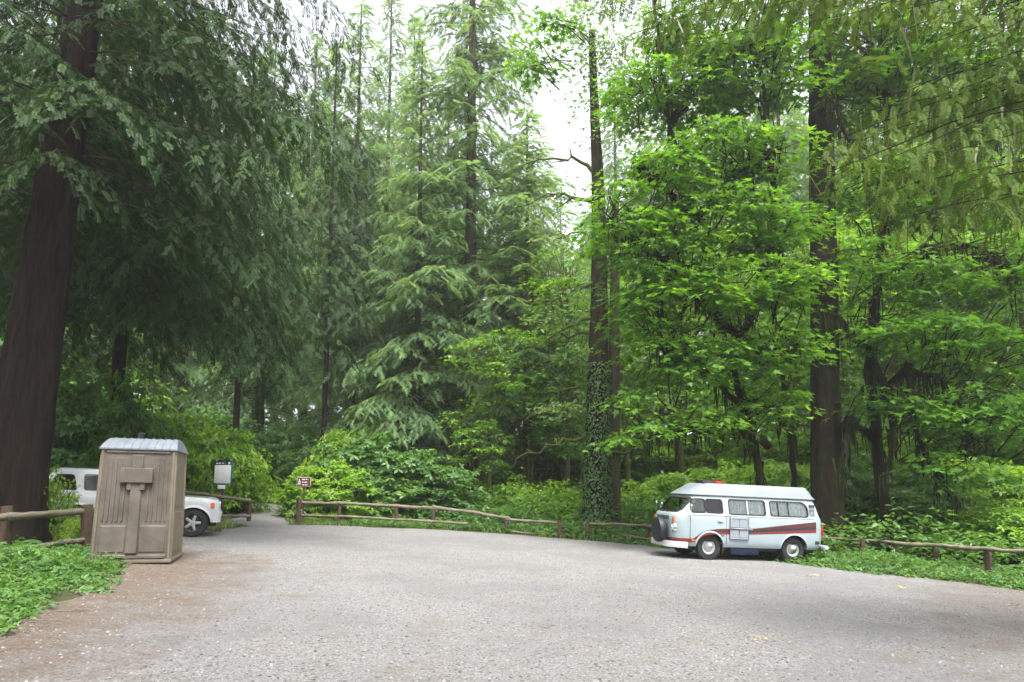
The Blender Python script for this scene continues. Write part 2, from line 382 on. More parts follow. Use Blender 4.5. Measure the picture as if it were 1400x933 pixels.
# loose stones lying on the gravel near the camera
def stones():
    a = Acc(); n = 24000
    y = 3.6 + RNG.random(n) ** 1.6 * 13; x = (RNG.random(n) - .5) * (y * 1.6 + 3)
    P = np.stack([x, y], 1); k = poly_sd(P, LOT) < -0.2; P = P[k]; n = len(P)
    V = np.array([(1, 0, 0), (.3, .9, 0), (-.8, .6, 0), (-.9, -.5, 0), (.2, -.9, 0), (.1, .1, .7)], float)
    T = np.array([(i, (i + 1) % 5, 5) for i in range(5)])
    an = RNG.random(n) * 6.28; R = np.zeros((n, 3, 3)); R[:, 0, 0] = np.cos(an); R[:, 0, 1] = -np.sin(an); R[:, 1, 0] = np.sin(an); R[:, 1, 1] = np.cos(an); R[:, 2, 2] = 1
    s = 0.005 + 0.016 * RNG.random(n) ** 3.5
    a.emit((V, T, np.zeros(6)), np.column_stack([P, plane_z(P[:, 0], P[:, 1]) + 0.012]), R, s, RNG.random(n))
    m, nt, out = newmat('stone'); at_ = nt.nodes.new('ShaderNodeAttribute'); at_.attribute_name = 'tint'
    princ(nt, out, ramp(nt, at_.outputs['Fac'], [(0, (0.06, 0.055, 0.055)), (.5, (0.17, 0.165, 0.16)), (1, (0.28, 0.27, 0.26))]), 0.9, 0.2)
    tag(link('gravel', a.mesh('gravel', m)), kind='stuff')
stones()
# ================================================================== TREES
def trunk_mesh(name, H, r0, r1, mat, lean=(0, 0), flare=0.35, ridge=0.085, sides=36, bend=0.0, step=0.45, seed=0, z0=-0.3):
    r = np.random.default_rng(seed); n = max(6, int(H / step)); z = np.linspace(z0, H, n)
    t = np.clip(z / H, 0, 1); rr = r0 + (r1 - r0) * t ** 0.85 + r0 * flare * np.exp(-np.clip(z, 0, 99) / (0.9 * r0 * 2))
    cx = lean[0] * t + bend * np.sin(t * 5 + r.random() * 6) * t; cyy = lean[1] * t + bend * np.cos(t * 4 + r.random() * 6) * t
    a = np.linspace(0, 2 * np.pi, sides, endpoint=False)
    ph = r.random(4) * 6
    prof = 1 + ridge * (np.sin(a * 5 + ph[0])[None] * (0.4 + np.exp(-np.clip(z, 0, 99) / 1.2))[:, None] + 0.8 * np.sin(a * 9 + ph[1] + 0.4 * z[:, None]) * .6 + 0.6 * r.standard_normal(sides)[None] * .7) + 0.028 * r.standard_normal((n, sides))
    V = np.stack([cx[:, None] + rr[:, None] * prof * np.cos(a), cyy[:, None] + rr[:, None] * prof * np.sin(a), np.repeat(z[:, None], sides, 1)], -1)
    i = np.arange(n - 1)[:, None] * sides; j = np.arange(sides)[None]; j2 = (j + 1) % sides
    q = np.stack([i + j, i + j2, i + sides + j2, i + sides + j], -1).reshape(-1, 4)
    A = Acc(); A.add(V.reshape(-1, 3), np.concatenate([q[:, [0, 1, 2]], q[:, [0, 2, 3]]]))
    top = len(V.reshape(-1, 3)); 
    A.add(np.concatenate([V[-1], V[-1].mean(0)[None] + (0, 0, .05)]), np.array([(k, (k + 1) % sides, sides) for k in range(sides)]))
    f = lambda zz: np.stack([np.interp(zz, z, cx), np.interp(zz, z, cyy), np.asarray(zz, float)], -1)
    return A.mesh(name, mat, True), f, (lambda zz: np.interp(zz, z, rr))
def conifer(H, R, cb, nbr, r0, tpls, leaf, bark, seed, droop=0.35, e0=10, sec=0.4, size=0.6, lean=(0, 0), side=None, hang=0.35, dead=10, top_pow=0.75, per=1.0, azr=None, r1=None, limb=0.035, bend=0.0, flare=.35, zmax=None):
    """trunk, limbs and crown meshes of one conifer, local coordinates, base at the origin"""
    r = np.random.default_rng(seed)
    tm, fx, fr = trunk_mesh('trunk', H, r0, r1 if r1 is not None else max(0.03, r0 * 0.08), MATS[bark], lean, seed=seed, bend=bend, flare=flare)
    L_ = Acc(); C_ = Acc()
    P, D, U, S, K = [], [], [], [], []
    for b in range(nbr):
        t = (b + r.random()) / nbr; h = cb + (H - cb) * t ** 0.9
        if zmax and h > zmax: continue
        az = r.random() * 6.283 if azr is None else r.uniform(*azr)
        L = R * (1 - t) ** top_pow * r.uniform(0.62, 1.1) * min(1, 0.55 + t * 5) + 0.35
        if side: L *= 1 + side[1] * math.cos(az - side[0])
        el = math.radians(e0 * (0.4 + t * 1.6) + r.uniform(-9, 9))
        base = fx(h); dh = np.array((math.cos(az), math.sin(az), 0))
        s = np.linspace(0, 1, 8)
        bx = math.radians(r.uniform(-22, 22))
        lat = np.array((-dh[1], dh[0], 0))
        pts = base[None] + s[:, None] * L * dh[None] * math.cos(el) + lat[None] * (math.tan(bx) * L * s ** 2 * .4)[:, None]
        pts[:, 2] += L * (math.sin(el) * s - droop * s ** 1.8 + 0.10 * droop * s ** 6)
        L_.tube(pts, np.linspace(limb * (.35 + L / R * .65), 0.008, 8), 4, .3)
        ns = max(3, int(L * 3.4 * per)); ss = np.clip(0.16 + 0.84 * (np.arange(ns) + r.random(ns)) / ns, 0, 1)
        bp = np.stack([np.interp(ss, s, pts[:, k]) for k in range(3)], 1)
        tang = unit(np.stack([np.interp(ss, s, np.gradient(pts[:, k])) for k in range(3)], 1))
        for i in range(ns):
            sg = 1 if i % 2 else -1
            ll = L * sec * (0.35 + 1.1 * (ss[i] * (1 - ss[i] * .72))) * r.uniform(.7, 1.2)
            an = math.radians(r.uniform(38, 72)) * sg
            d0 = tang[i] * math.cos(an) + np.cross((0, 0, 1), tang[i]) * math.sin(an); d0[2] -= hang * r.uniform(.3, 1.0)
            d0 /= np.linalg.norm(d0)
            kk = max(1, int(ll / (size * 0.42)))
            q = (np.arange(kk) + .5 * r.random(kk)) / kk
            pp = bp[i] + d0 * (q * ll)[:, None]; pp[:, 2] -= hang * ll * q ** 2 * .5
            alt = np.radians(r.uniform(18, 50, kk)) * np.where(np.arange(kk) % 2, 1, -1); lt = np.cross((0, 0, 1), d0); lt /= np.linalg.norm(lt) + 1e-6
            dd = d0[None] * np.cos(alt)[:, None] + lt[None] * np.sin(alt)[:, None] + r.normal(0, .2, (kk, 3)); dd[:, 2] -= hang * (.7 * q + .1)
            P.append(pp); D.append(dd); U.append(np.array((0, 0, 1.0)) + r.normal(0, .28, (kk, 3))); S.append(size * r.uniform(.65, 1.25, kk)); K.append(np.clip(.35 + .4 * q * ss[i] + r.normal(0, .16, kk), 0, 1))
        # tip
        P.append(pts[-2:-1]); D.append(tang[-1:]); U.append(np.array([(0, 0, 1.0)])); S.append(np.array([size])); K.append(np.array([.7]))
    P = np.concatenate(P); D = unit(np.concatenate(D)); U = np.concatenate(U); S = np.concatenate(S); K = np.concatenate(K)
    C_.emit(tpls, P, frames(D, U), S, K)
    for b in range(dead):
        h = r.uniform(0.12 * cb, cb + (H - cb) * .3); az = r.random() * 6.28; L = r.uniform(.25, .75) * R
        s = np.linspace(0, 1, 6); dh = np.array((math.cos(az), math.sin(az), 0))
        pts = fx(h)[None] + s[:, None] * L * dh; pts[:, 2] += L * (-.25 * s + .1 * np.sin(s * 4 + az) - .15 * s * s)
        pts[:, :2] += .06 * L * r.standard_normal((6, 2)) * s[:, None]
        L_.tube(pts, np.linspace(.03, .006, 6), 4, .8)
        for q in range(3):
            s0 = r.uniform(.3, .9); p0 = np.array([np.interp(s0, s, pts[:, k]) for k in range(3)]); e = p0 + np.array((r.normal(0, .3) * L, r.normal(0, .3) * L, -.15 * L))
            L_.tube(np.array([p0, (p0 + e) / 2 + (0, 0, .04 * L), e]), [.012, .009, .004], 3, .8)
    return tm, L_.mesh('limbs', MATS['mossy_bark'] if bark != 'cedar_bark' else MATS['fir_bark']), C_.mesh('crown', MATS[leaf])
def put_tree(name, meshes, loc, label, cat='tree', rz=0, sc=1.0, group=None):
    t = thing(name, label, cat, loc, rz, group); t.scale = (sc, sc, sc) if isinstance(sc, (int, float)) else sc
    for nme, me in zip(('trunk', 'limbs', 'crown'), meshes):
        o = link(nme, me, t)
        if nme != 'trunk': tag(o, kind='stuff')
    return t
def base_at(px, Y):
    p = at(px, 675, Y); return (p[0], Y, g1(p[0], Y) - 0.05)
# near dark cedars at the left
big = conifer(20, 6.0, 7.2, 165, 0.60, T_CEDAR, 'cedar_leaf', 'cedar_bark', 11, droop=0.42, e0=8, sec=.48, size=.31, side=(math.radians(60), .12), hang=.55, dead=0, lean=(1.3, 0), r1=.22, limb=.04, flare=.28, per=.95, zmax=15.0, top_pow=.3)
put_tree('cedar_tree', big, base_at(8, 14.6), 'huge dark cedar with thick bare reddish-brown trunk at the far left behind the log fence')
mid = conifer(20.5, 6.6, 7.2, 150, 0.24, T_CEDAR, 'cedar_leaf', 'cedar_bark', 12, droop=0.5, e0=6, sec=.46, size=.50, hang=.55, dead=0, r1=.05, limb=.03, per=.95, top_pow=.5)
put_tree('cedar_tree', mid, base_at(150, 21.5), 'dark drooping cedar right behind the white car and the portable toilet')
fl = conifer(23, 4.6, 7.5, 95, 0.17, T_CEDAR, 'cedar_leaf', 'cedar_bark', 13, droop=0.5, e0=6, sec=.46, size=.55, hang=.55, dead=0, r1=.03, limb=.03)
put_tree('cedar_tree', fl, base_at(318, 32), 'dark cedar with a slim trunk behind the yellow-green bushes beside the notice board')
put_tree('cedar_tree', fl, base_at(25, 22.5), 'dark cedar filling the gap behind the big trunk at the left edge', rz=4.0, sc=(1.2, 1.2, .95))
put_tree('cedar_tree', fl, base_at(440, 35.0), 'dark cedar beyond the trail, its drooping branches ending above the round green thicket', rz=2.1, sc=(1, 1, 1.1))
# pale conifers in the centre, three kinds of crown shared by copies
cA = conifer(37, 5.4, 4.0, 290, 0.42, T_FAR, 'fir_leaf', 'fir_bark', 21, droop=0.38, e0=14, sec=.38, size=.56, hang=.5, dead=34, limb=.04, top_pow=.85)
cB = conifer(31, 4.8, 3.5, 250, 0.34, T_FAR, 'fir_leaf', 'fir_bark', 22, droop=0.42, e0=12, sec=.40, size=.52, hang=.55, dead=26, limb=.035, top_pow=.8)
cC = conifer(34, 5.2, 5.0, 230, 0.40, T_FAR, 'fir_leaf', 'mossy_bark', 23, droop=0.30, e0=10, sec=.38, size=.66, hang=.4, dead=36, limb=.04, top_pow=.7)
put_tree('fir_tree', cA, base_at(641, 36), 'tall pale fir with a straight dark trunk, the middle one under the strip of sky', sc=(1.15, 1.15, 1.12))
put_tree('fir_tree', cB, base_at(567, 33), 'slimmer fir just left of the tallest pale fir in the middle', rz=1.2, sc=(.8, .8, .78))
put_tree('fir_tree', cB, base_at(607, 44), 'fir trunk standing close behind the left side of the tallest pale fir', rz=4.0, sc=.85)
put_tree('fir_tree', cC, base_at(722, 34), 'ivy-clad fir between the tallest pale fir and the mossy twin trunks', rz=.5, sc=(.8, .8, .62))
put_tree('fir_tree', cA, base_at(520, 50), 'hazy tall fir left of the white strip of sky', rz=2.5, sc=(.9, .9, 1.05))
put_tree('fir_tree', cB, base_at(475, 38), 'pale fir behind the tips of the dark cedar branches', rz=3.3, sc=.95)
put_tree('fir_tree', cA, base_at(555, 60), 'far hazy fir whose top fills the left part of the sky gap', rz=1.0, sc=(1.2, 1.2, 1.15))
put_tree('fir_tree', cC, base_at(700, 58), 'far fir seen through the gap right of the tallest pale fir', rz=5.2, sc=.85)
back = [(-120, 42, 'cC', 1.0), (30, 48, 'cA', .95), (130, 40, 'cC', .9), (240, 52, 'cA', 1.0), (350, 44, 'cB', 1.0), (410, 60, 'cA', 1.1), (590, 66, 'cB', 1.0),
        (770, 62, 'cB', .85), (850, 56, 'cA', .95), (930, 48, 'cC', 1.0), (1010, 58, 'cA', 1.05), (1090, 44, 'cB', 1.1), (1180, 52, 'cA', 1.1), (1270, 46, 'cC', 1.1), (1360, 40, 'cA', 1.0), (1470, 44, 'cB', 1.1)]
for i, (px, Yd, k, s) in enumerate(back):
    put_tree('fir_tree', {'cA': cA, 'cB': cB, 'cC': cC}[k], base_at(px, Yd), 'tall fir in the back row of the forest, mostly hidden by nearer trees', rz=i * 1.7, sc=s, group='firs in the back row of the forest')
for i, (x, y, k) in enumerate([(-14, -8.5, 'cB'), (-7, -11, 'cA'), (0.5, -10.5, 'cB'), (8, -11.5, 'cA'), (16, -10, 'cB'), (-15, 1.5, 'cB')]):  # unseen firs added behind the camera to shade the near lot and trees
    put_tree('fir_tree', {'cA': cA, 'cB': cB}[k], (x, y, g1(x, y) - .05), ['leftmost', 'second from left', 'third from left', 'third from right', 'second from right', 'farthest left and forward'][i] + ' of the unseen firs shading the near side of the gravel lot', rz=i * 1.3 + .4, sc=1.0, group='unseen firs added to shade the near side of the gravel lot')
# the big dark trunk behind the camper van
rt = conifer(26, 4.2, 15.5, 40, 0.50, T_FAR, 'hemlock_leaf', 'dark_mossy_bark', 31, droop=.4, e0=8, size=.6, dead=16, r1=.30, lean=(1.05, 0), limb=.05, flare=.2, zmax=22)
put_tree('fir_tree', rt, base_at(1127, 22.3), 'large dark straight trunk rising right behind the back of the white camper van')
# ---------------------------------------------------------------- broadleaf trees built from layered leaf pads
def pads(C, Lm, blobs, leaf_tpl, leaf_size, nleaf, r, attach, pad_r=(.45, .95), dens=7.0, limb_r=.03, flat=.30, tint0=.45):
    for (c, rx, ry, rz) in blobs:
        c = np.array(c, float); n = max(3, int(dens * rx * rz * 1.6 + dens * rx * ry * .4)); 
        for _ in range(n):
            u = r.normal(0, 1, 3); u /= np.linalg.norm(u); u *= r.uniform(.35, 1.0) ** .5
            pc = c + u * (rx, ry, rz); pr = r.uniform(*pad_r)
            out = np.array((u[0], u[1], 0)) + r.normal(0, .25, 3) * (1, 1, 0)
            tp_j = r.normal(0, .18); k = int(nleaf * r.uniform(.6, 1.3)); aa = r.random(k) * 6.28; q = np.sqrt(r.random(k)) * pr
            P = np.stack([np.cos(aa) * q * 1.15, np.sin(aa) * q, np.zeros(k)], 1)
            P[:, 2] = -flat * (q / pr) ** 2 * pr - .22 * (P @ out) + r.normal(0, .035, k)
            D = np.stack([np.cos(aa) + out[0] * .6, np.sin(aa) + out[1] * .6, -.35 + 0 * aa], 1) + r.normal(0, .3, (k, 3))
            C.emit(leaf_tpl, P + pc, frames(unit(D), np.array((0, 0, 1.0)) + r.normal(0, .2, (k, 3))), leaf_size * r.uniform(.45, 1.35, k), np.clip(tint0 + r.normal(0, .22, k) + tp_j, 0, 1))
            if Lm is not None:
                ap = attach(pc); m = (ap + pc) / 2 + r.normal(0, .15, 3) + (0, 0, .15)
                Lm.tube(np.array([ap, m, pc]), [limb_r, limb_r * .6, .006], 3, .3)
def near_attach(nodes):
    Nn = np.array(nodes); rr = np.random.default_rng(3)
    def f(p):
        d = np.linalg.norm(Nn - p, axis=1) + np.clip(Nn[:, 2] - p[2], 0, 9) * .3; q = Nn[np.argsort(d)[rr.integers(0, 9)]]; return p + (q - p) * min(1, 1.1 / (np.linalg.norm(q - p) + .01))
    return f
def limb_net(L, base, mains, r, rad0=.16):
    nodes = []
    for pts in mains:
        pts = np.array(pts, float); s = np.linspace(0, 1, len(pts)); ss = np.linspace(0, 1, len(pts) * 4)
        pp = np.stack([np.interp(ss, s, pts[:, k]) for k in range(3)], 1); pp[1:-1] += r.normal(0, .05, (len(pp) - 2, 3))
        L.tube(pp, np.linspace(rad0, rad0 * .28, len(pp)), 6, .3, .12); nodes += list(pp[2:])
        rad0 *= .97
    return nodes
def strands(A, nodes, r, n, lmin=.25, lmax=1.0, wd=.035):
    # moss hanging from limbs as thin tapering strips
    for _ in range(n):
        p = nodes[r.integers(len(nodes))] + r.normal(0, .12, 3) * (1, 1, .2); l = r.uniform(lmin, lmax); a = r.random() * 3.14; w_ = wd * r.uniform(.5, 1.5)
        dx = np.array((math.cos(a) * w_, math.sin(a) * w_, 0)); sw = r.normal(0, .05, 3) * (1, 1, 0)
        A.add([p - dx, p + dx, p + sw - (0, 0, l * .6) + dx * .6, p + sw - (0, 0, l * .6) - dx * .6, p + sw * 1.5 - (0, 0, l)], [(0, 1, 2), (0, 2, 3), (3, 2, 4)], np.full(5, r.random()))
def wp(px, py, Y): return at(px, py, Y)
# twin mossy trunks right of centre
def snag():
    t = thing('mossy_tree', 'mossy twin-stemmed tree with broken bare limbs behind the gap in the fence', 'tree', base_at(815, 25.5))
    tm, f, fr = trunk_mesh('trunk', 20, .50, .12, MATS['dark_mossy_bark'], (.3, 0), ridge=.12, bend=.22, seed=41); link('trunk', tm, t)
    tm2, f2, _ = trunk_mesh('stem', 13, .30, .14, MATS['fir_bark'], (.35, 0), ridge=.08, seed=42); s2 = link('stem', tm2, t, (.62, .25, 0))
    A = Acc(); r = np.random.default_rng(5)
    for h, az, L, up in [(13.9, 3.2, 2.6, .7), (12.6, 3.0, 2.7, .55), (11.9, 3.5, 1.6, -.1), (9.6, 2.9, 2.9, -.05), (8.3, 3.3, 2.2, -.2), (6.6, .2, 1.2, -.1), (4.6, 3.1, 2.8, .25), (3.7, 3.4, 3.1, -.05), (2.9, .1, 2.5, .25), (3.3, -.2, 1.7, .5), (5.6, 3.6, 1.9, .15), (7.4, 2.7, 2.2, .3), (10.5, .1, 1.2, .3)]:
        s = np.linspace(0, 1, 9); d = np.array((math.cos(az), math.sin(az) * .4, 0)); pts = f(h)[None] + s[:, None] * L * d
        pts[:, 2] += L * (up * np.sqrt(s) * .8 - .28 * s ** 2) ; pts[1:] += r.normal(0, .045 * L, (8, 3)) * .8
        A.tube(pts, np.linspace(.085, .015, 9) * (.6 + L / 6), 6, .5, .12)
        for q in range(5):
            i = r.integers(3, 9); e = pts[i] + np.array((r.normal(-.3 * math.copysign(1, -d[0]), .3), r.normal(0, .3), r.normal(-.1, .3))) * L * .35
            A.tube(np.array([pts[i], (pts[i] + e) / 2 + r.normal(0, .06, 3), e]), [.035, .025, .008], 4, .5, .1)
    link('limbs', A.mesh('limbs', MATS['mossy_bark'], True), t)['kind'] = 'stuff'
    Cr = Acc(); bl = []
    o_ = np.array(base_at(815, 25.5))
    for (px, py, Y, rx, ry, rz) in [(835, 40, 25, 1.7, 1.4, 1.6), (815, 100, 24.8, .9, .8, 1.5), (800, 180, 25, .45, .6, .6), (845, -30, 25, 1.8, 1.4, 1.2), (880, 120, 25, 1.3, 1.3, 1.2), (835, 130, 25.5, .7, .8, 1.3), (805, 30, 25, 1.0, 1, 1.2), (770, 250, 25.5, 1.0, 1, .5), (765, 330, 25.5, 1.2, 1, .5), (790, 400, 25.5, .9, 1, .4), (780, 480, 25, .9, 1, .35), (860, 200, 25.5, .8, .8, 1.2), (745, 290, 26, .8, .8, .3), (760, 560, 25, 1.2, 1, .3), (770, 430, 25.5, 1.2, 1, .3)]: bl.append((at(px, py, Y) - o_, rx, ry, rz))
    pads(Cr, A, bl, T_MAPLE_S, .17, 22, r, near_attach([f(h) for h in np.linspace(3, 19, 30)]), dens=9, tint0=.55, limb_r=.015)
    tag(link('crown', Cr.mesh('crown', MATS['fir_leaf']), t), kind='stuff')
    # climbing ivy round the foot and thin leafy sprays
    C = Acc(); n = 5200; z = r.random(n) ** 1.3 * 6.5; a = r.random(n) * 6.28; rad_ = fr(z) * 1.08 + .1 * r.random(n)
    P = f(z) + np.stack([rad_ * np.cos(a), rad_ * np.sin(a), 0 * z], 1); D = np.stack([np.cos(a) * .5 + r.normal(0, .3, n), np.sin(a) * .5 + r.normal(0, .3, n), -.8 + 0 * a], 1)
    C.emit(T_LEAF, P, frames(unit(D), np.stack([np.cos(a), np.sin(a), .3 + 0 * a], 1)), .07 + .07 * r.random(n), r.random(n) * .5)
    tag(link('ivy', C.mesh('ivy', MATS['dark_shrub_leaf']), t), kind='stuff')
snag()
def maple(label, base_px, Yb, mains_px, blobs_px, seed, dens, nstr, leaf_size=.255, nleaf=15, name='maple_tree', tint0=.45, leaf='maple_leaf', tplx=None, tr_=.13):
    r = np.random.default_rng(seed); b = np.array(base_at(base_px, Yb)); t = thing(name, label, 'tree', b)
    M = [[wp(*q) - b for q in m] for m in mains_px]; M[0][0] = np.array((0, 0, -.3))
    Lm = Acc(); T = Acc(); nodes = limb_net(T, None, M[:1], r, tr_); link('trunk', T.mesh('trunk', MATS['dark_mossy_bark'], True), t)
    nodes += limb_net(Lm, None, M[1:], r, .15)
    bl = []
    for (px, py, Y, rx, ry, rz) in blobs_px: bl.append((wp(px, py, Y) - b, rx, ry, rz))
    C = Acc(); pads(C, Lm, bl, tplx or T_MAPLE, leaf_size, nleaf, r, near_attach(nodes), dens=dens, tint0=tint0)
    tag(link('limbs', Lm.mesh('limbs', MATS['dark_mossy_bark'], True), t), kind='stuff')
    tag(link('crown', C.mesh('crown', MATS[leaf]), t), kind='stuff')
    if nstr:
        S_ = Acc(); strands(S_, nodes, r, nstr); tag(link('moss', S_.mesh('moss', MATS['old_moss']), t), kind='stuff')
    return t, C
mp1, mc1 = maple('broad bright green maple whose layered boughs hang above the white camper van', 1050, 22.0,
    [[(1046, 740, 22), (1040, 640, 22), (1020, 560, 21.8), (985, 440, 21.6), (950, 300, 21.4), (918, 170, 21.2), (900, 60, 21), (890, -40, 21)],
     [(985, 440, 21.6), (930, 380, 20.8), (880, 330, 20.2), (830, 300, 19.8)], [(1000, 500, 21.7), (1040, 400, 21.4), (1060, 300, 21), (1045, 180, 21), (1040, 60, 21)],
     [(1050, 610, 22), (1000, 580, 21), (940, 590, 20.2), (880, 600, 19.6)], [(950, 300, 21.4), (1010, 240, 20.8), (1070, 190, 20.6)], [(985, 440, 21.6), (1040, 480, 21), (1090, 470, 20.6)],
     [(918, 170, 21.2), (960, 100, 20.8), (1010, 60, 20.6)], [(1020, 560, 21.8), (960, 500, 20.8), (900, 460, 20)], [(950, 300, 21.4), (905, 250, 21), (870, 215, 20.6)]],
    [(850, 300, 20, 1.2, 1.5, 1.3), (900, 240, 20.4, 1.3, 1.6, 1.0), (965, 210, 20.6, 1.6, 1.7, .8), (1050, 215, 20.8, 1.5, 1.6, .9), (885, 350, 20, 1.5, 1.5, 1.2), (980, 300, 20.4, 1.7, 1.6, 1.0), (1065, 300, 20.4, 1.3, 1.6, 1.0),
     (870, 430, 20, .8, 1.2, .9), (930, 410, 20, 1.5, 1.5, .9), (1010, 390, 20.2, 1.7, 1.5, 1.0), (1080, 390, 20.2, 1.0, 1.5, .9), (900, 490, 19.8, 1.2, 1.4, .8), (980, 490, 20, 1.6, 1.5, .7), (1060, 480, 20.4, 1.5, 1.5, .9),
     (850, 598, 19.4, .8, .8, .16), (905, 585, 19.6, 1.2, 1.0, .2), (975, 570, 20, 1.3, 1.2, .35), (1060, 555, 20.6, 1.0, 1.2, .5), (860, 545, 19.8, .5, .9, .4), (960, 110, 21, 1.8, 1.8, 1.1), (1040, 90, 21, 1.8, 1.8, 1.3), (880, 130, 21.4, 1.3, 1.6, .9), (1000, 10, 21, 3, 2, 1.6),
     (735, 70, 20.6, .45, .5, .7), (755, 20, 20.6, .6, .5, .5), (722, 95, 20.6, .25, .4, .3)], 51, 11.5, 900, nleaf=32)
mp2, mc2 = maple('green mossy maple, leaves darkened for shade, filling the right side behind the rail fence', 1215, 22.6,
    [[(1215, 740, 22.6), (1195, 600, 22.4), (1190, 480, 22.2), (1200, 380, 22), (1215, 250, 22), (1210, 120, 22), (1215, 0, 22)],
     [(1190, 480, 22.2), (1150, 440, 21.6), (1120, 420, 21)], [(1195, 560, 22.4), (1240, 500, 21.8), (1290, 520, 21.2), (1330, 600, 20.8)], [(1200, 380, 22), (1260, 340, 21.4), (1330, 330, 20.8), (1400, 380, 20.4)],
     [(1215, 250, 22), (1170, 210, 21.4), (1130, 130, 21)], [(1195, 600, 22.4), (1160, 570, 21.6), (1150, 640, 21.2)], [(1215, 250, 22), (1290, 200, 21.4), (1370, 190, 21)], [(1240, 500, 21.8), (1250, 580, 21.4), (1300, 680, 21)], [(1190, 480, 22.2), (1220, 560, 21.4), (1215, 650, 21)]],
    [(1190, 130, 22, 1.6, 1.6, 1.3), (1280, 120, 22, 2, 1.6, 1.5), (1370, 120, 22, 2, 1.6, 1.6), (1190, 60, 22, 2, 1.8, 1.3), (1330, 20, 22, 3, 2, 1.5), (1180, 250, 21.6, 1.5, 1.5, 1.1), (1260, 270, 21.6, 1.8, 1.6, 1.2), (1350, 270, 21.4, 1.9, 1.6, 1.2),
     (1170, 360, 21.4, 1.1, 1.5, .9), (1240, 380, 21.2, 1.7, 1.6, .9), (1320, 370, 21, 1.7, 1.6, 1.0), (1390, 380, 20.8, 1.2, 1.6, 1.2), (1200, 450, 21, 1.2, 1.5, .6), (1280, 460, 20.8, 1.7, 1.5, .8), (1360, 480, 20.8, 1.6, 1.5, 1.0),
     (1330, 560, 20.6, 1.5, 1.4, .9), (1260, 560, 20.8, 1.1, 1.3, .7), (1380, 570, 20.4, 1.3, 1.4, 1.0), (1190, 540, 21.4, .6, 1, .5), (1300, 640, 20.6, 1.4, 1.2, .6)], 52, 10, 1100, tint0=.18, nleaf=28, tr_=.2)  # low leaf tint paints this crown as if it stood in shade
# thin arching stems beside them
mp3, mc3 = maple('young thin-stemmed maple leaning behind the roof of the camper van', 1082, 23.5,
    [[(1082, 740, 23.5), (1085, 650, 23.5), (1078, 560, 23.4), (1070, 470, 23.2)], [(1085, 600, 23.4), (1060, 560, 23), (1020, 545, 22.6)]],
    [(1020, 545, 22.8, 1.0, .8, .3), (1075, 470, 23.2, 1.0, 1, .5), (1090, 590, 23.6, .5, .6, .4)], 53, 6, 120, tint0=.4)
# ------------------------------------------------------------------ small broadleaf trees and shrubs
def shrub_mesh(seed, rx, ry, rz, npad, nleaf, lsize, tp_, leaf, stems=14, lo=.12):
    r = np.random.default_rng(seed); C = Acc(); L = Acc()
    for i in range(npad):
        a = r.random() * 6.283; e = r.random() ** .8; el = math.asin(min(1, lo + (1 - lo) * e)); q = r.uniform(.72, 1.0) if r.random() < .75 else r.uniform(.35, .75)
        bumpy = 1 + .16 * math.sin(a * 3 + seed) + .10 * math.sin(a * 7 + el * 5)
        pc = np.array((math.cos(a) * math.cos(el) * rx, math.sin(a) * math.cos(el) * ry, math.sin(el) * rz)) * q * bumpy
        out = np.array((math.cos(a), math.sin(a), 0)) * math.cos(el); k = int(nleaf * r.uniform(.6, 1.4)); pr = r.uniform(.22, .5)
        aa = r.random(k) * 6.28; qq = np.sqrt(r.random(k)) * pr
        P = np.stack([np.cos(aa) * qq, np.sin(aa) * qq, -qq * .25 + r.normal(0, .05, k)], 1); P[:, 2] -= .3 * (P @ out)
        D = np.stack([np.cos(aa) + out[0], np.sin(aa) + out[1], -.35 + 0 * aa], 1) + r.normal(0, .35, (k, 3))
        C.emit(tp_, P + pc, frames(unit(D), np.array((0, 0, 1.)) + out * .4 + r.normal(0, .35, (k, 3))), lsize * r.uniform(.6, 1.25, k), np.clip(.45 + r.normal(0, .2, k) + r.normal(0, .13), 0, 1))
    for i in range(stems):
        a = r.random() * 6.28; q = r.uniform(.4, .9); e = np.array((math.cos(a) * rx * q, math.sin(a) * ry * q, rz * r.uniform(.5, .9)))
        L.tube(np.array([(e[0] * .1, e[1] * .1, -.1), (e[0] * .4, e[1] * .4, e[2] * .6), e]), [.03, .02, .006], 4, .4)
    return L.mesh('stems', MATS['mossy_bark']), C.mesh('leaves', MATS[leaf])
SH = {'a': shrub_mesh(61, 2.0, 1.7, 1.9, 330, 15, .17, T_TRE, 'shrub_leaf'), 'b': shrub_mesh(62, 1.6, 1.5, 1.6, 240, 15, .16, T_LEAF, 'shrub_leaf'),
      'c': shrub_mesh(63, 2.2, 1.8, 2.4, 330, 15, .18, T_TRE, 'dark_shrub_leaf'), 'd': shrub_mesh(64, 1.5, 1.4, 1.3, 200, 15, .15, T_LEAF, 'dark_shrub_leaf')}
def shrub(kind, px, Y, sc, label, group=None, rz=None, name='shrub', dz=0.0):
    x, y, z = base_at(px, Y); t = thing(name, label, 'bush', (x, y, z + dz), rz if rz is not None else random.random() * 6.28, group)
    t.scale = sc if isinstance(sc, tuple) else (sc,) * 3
    for nme, me in zip(('stems', 'leaves'), SH[kind]): tag(link(nme, me, t), kind='stuff')
    return t
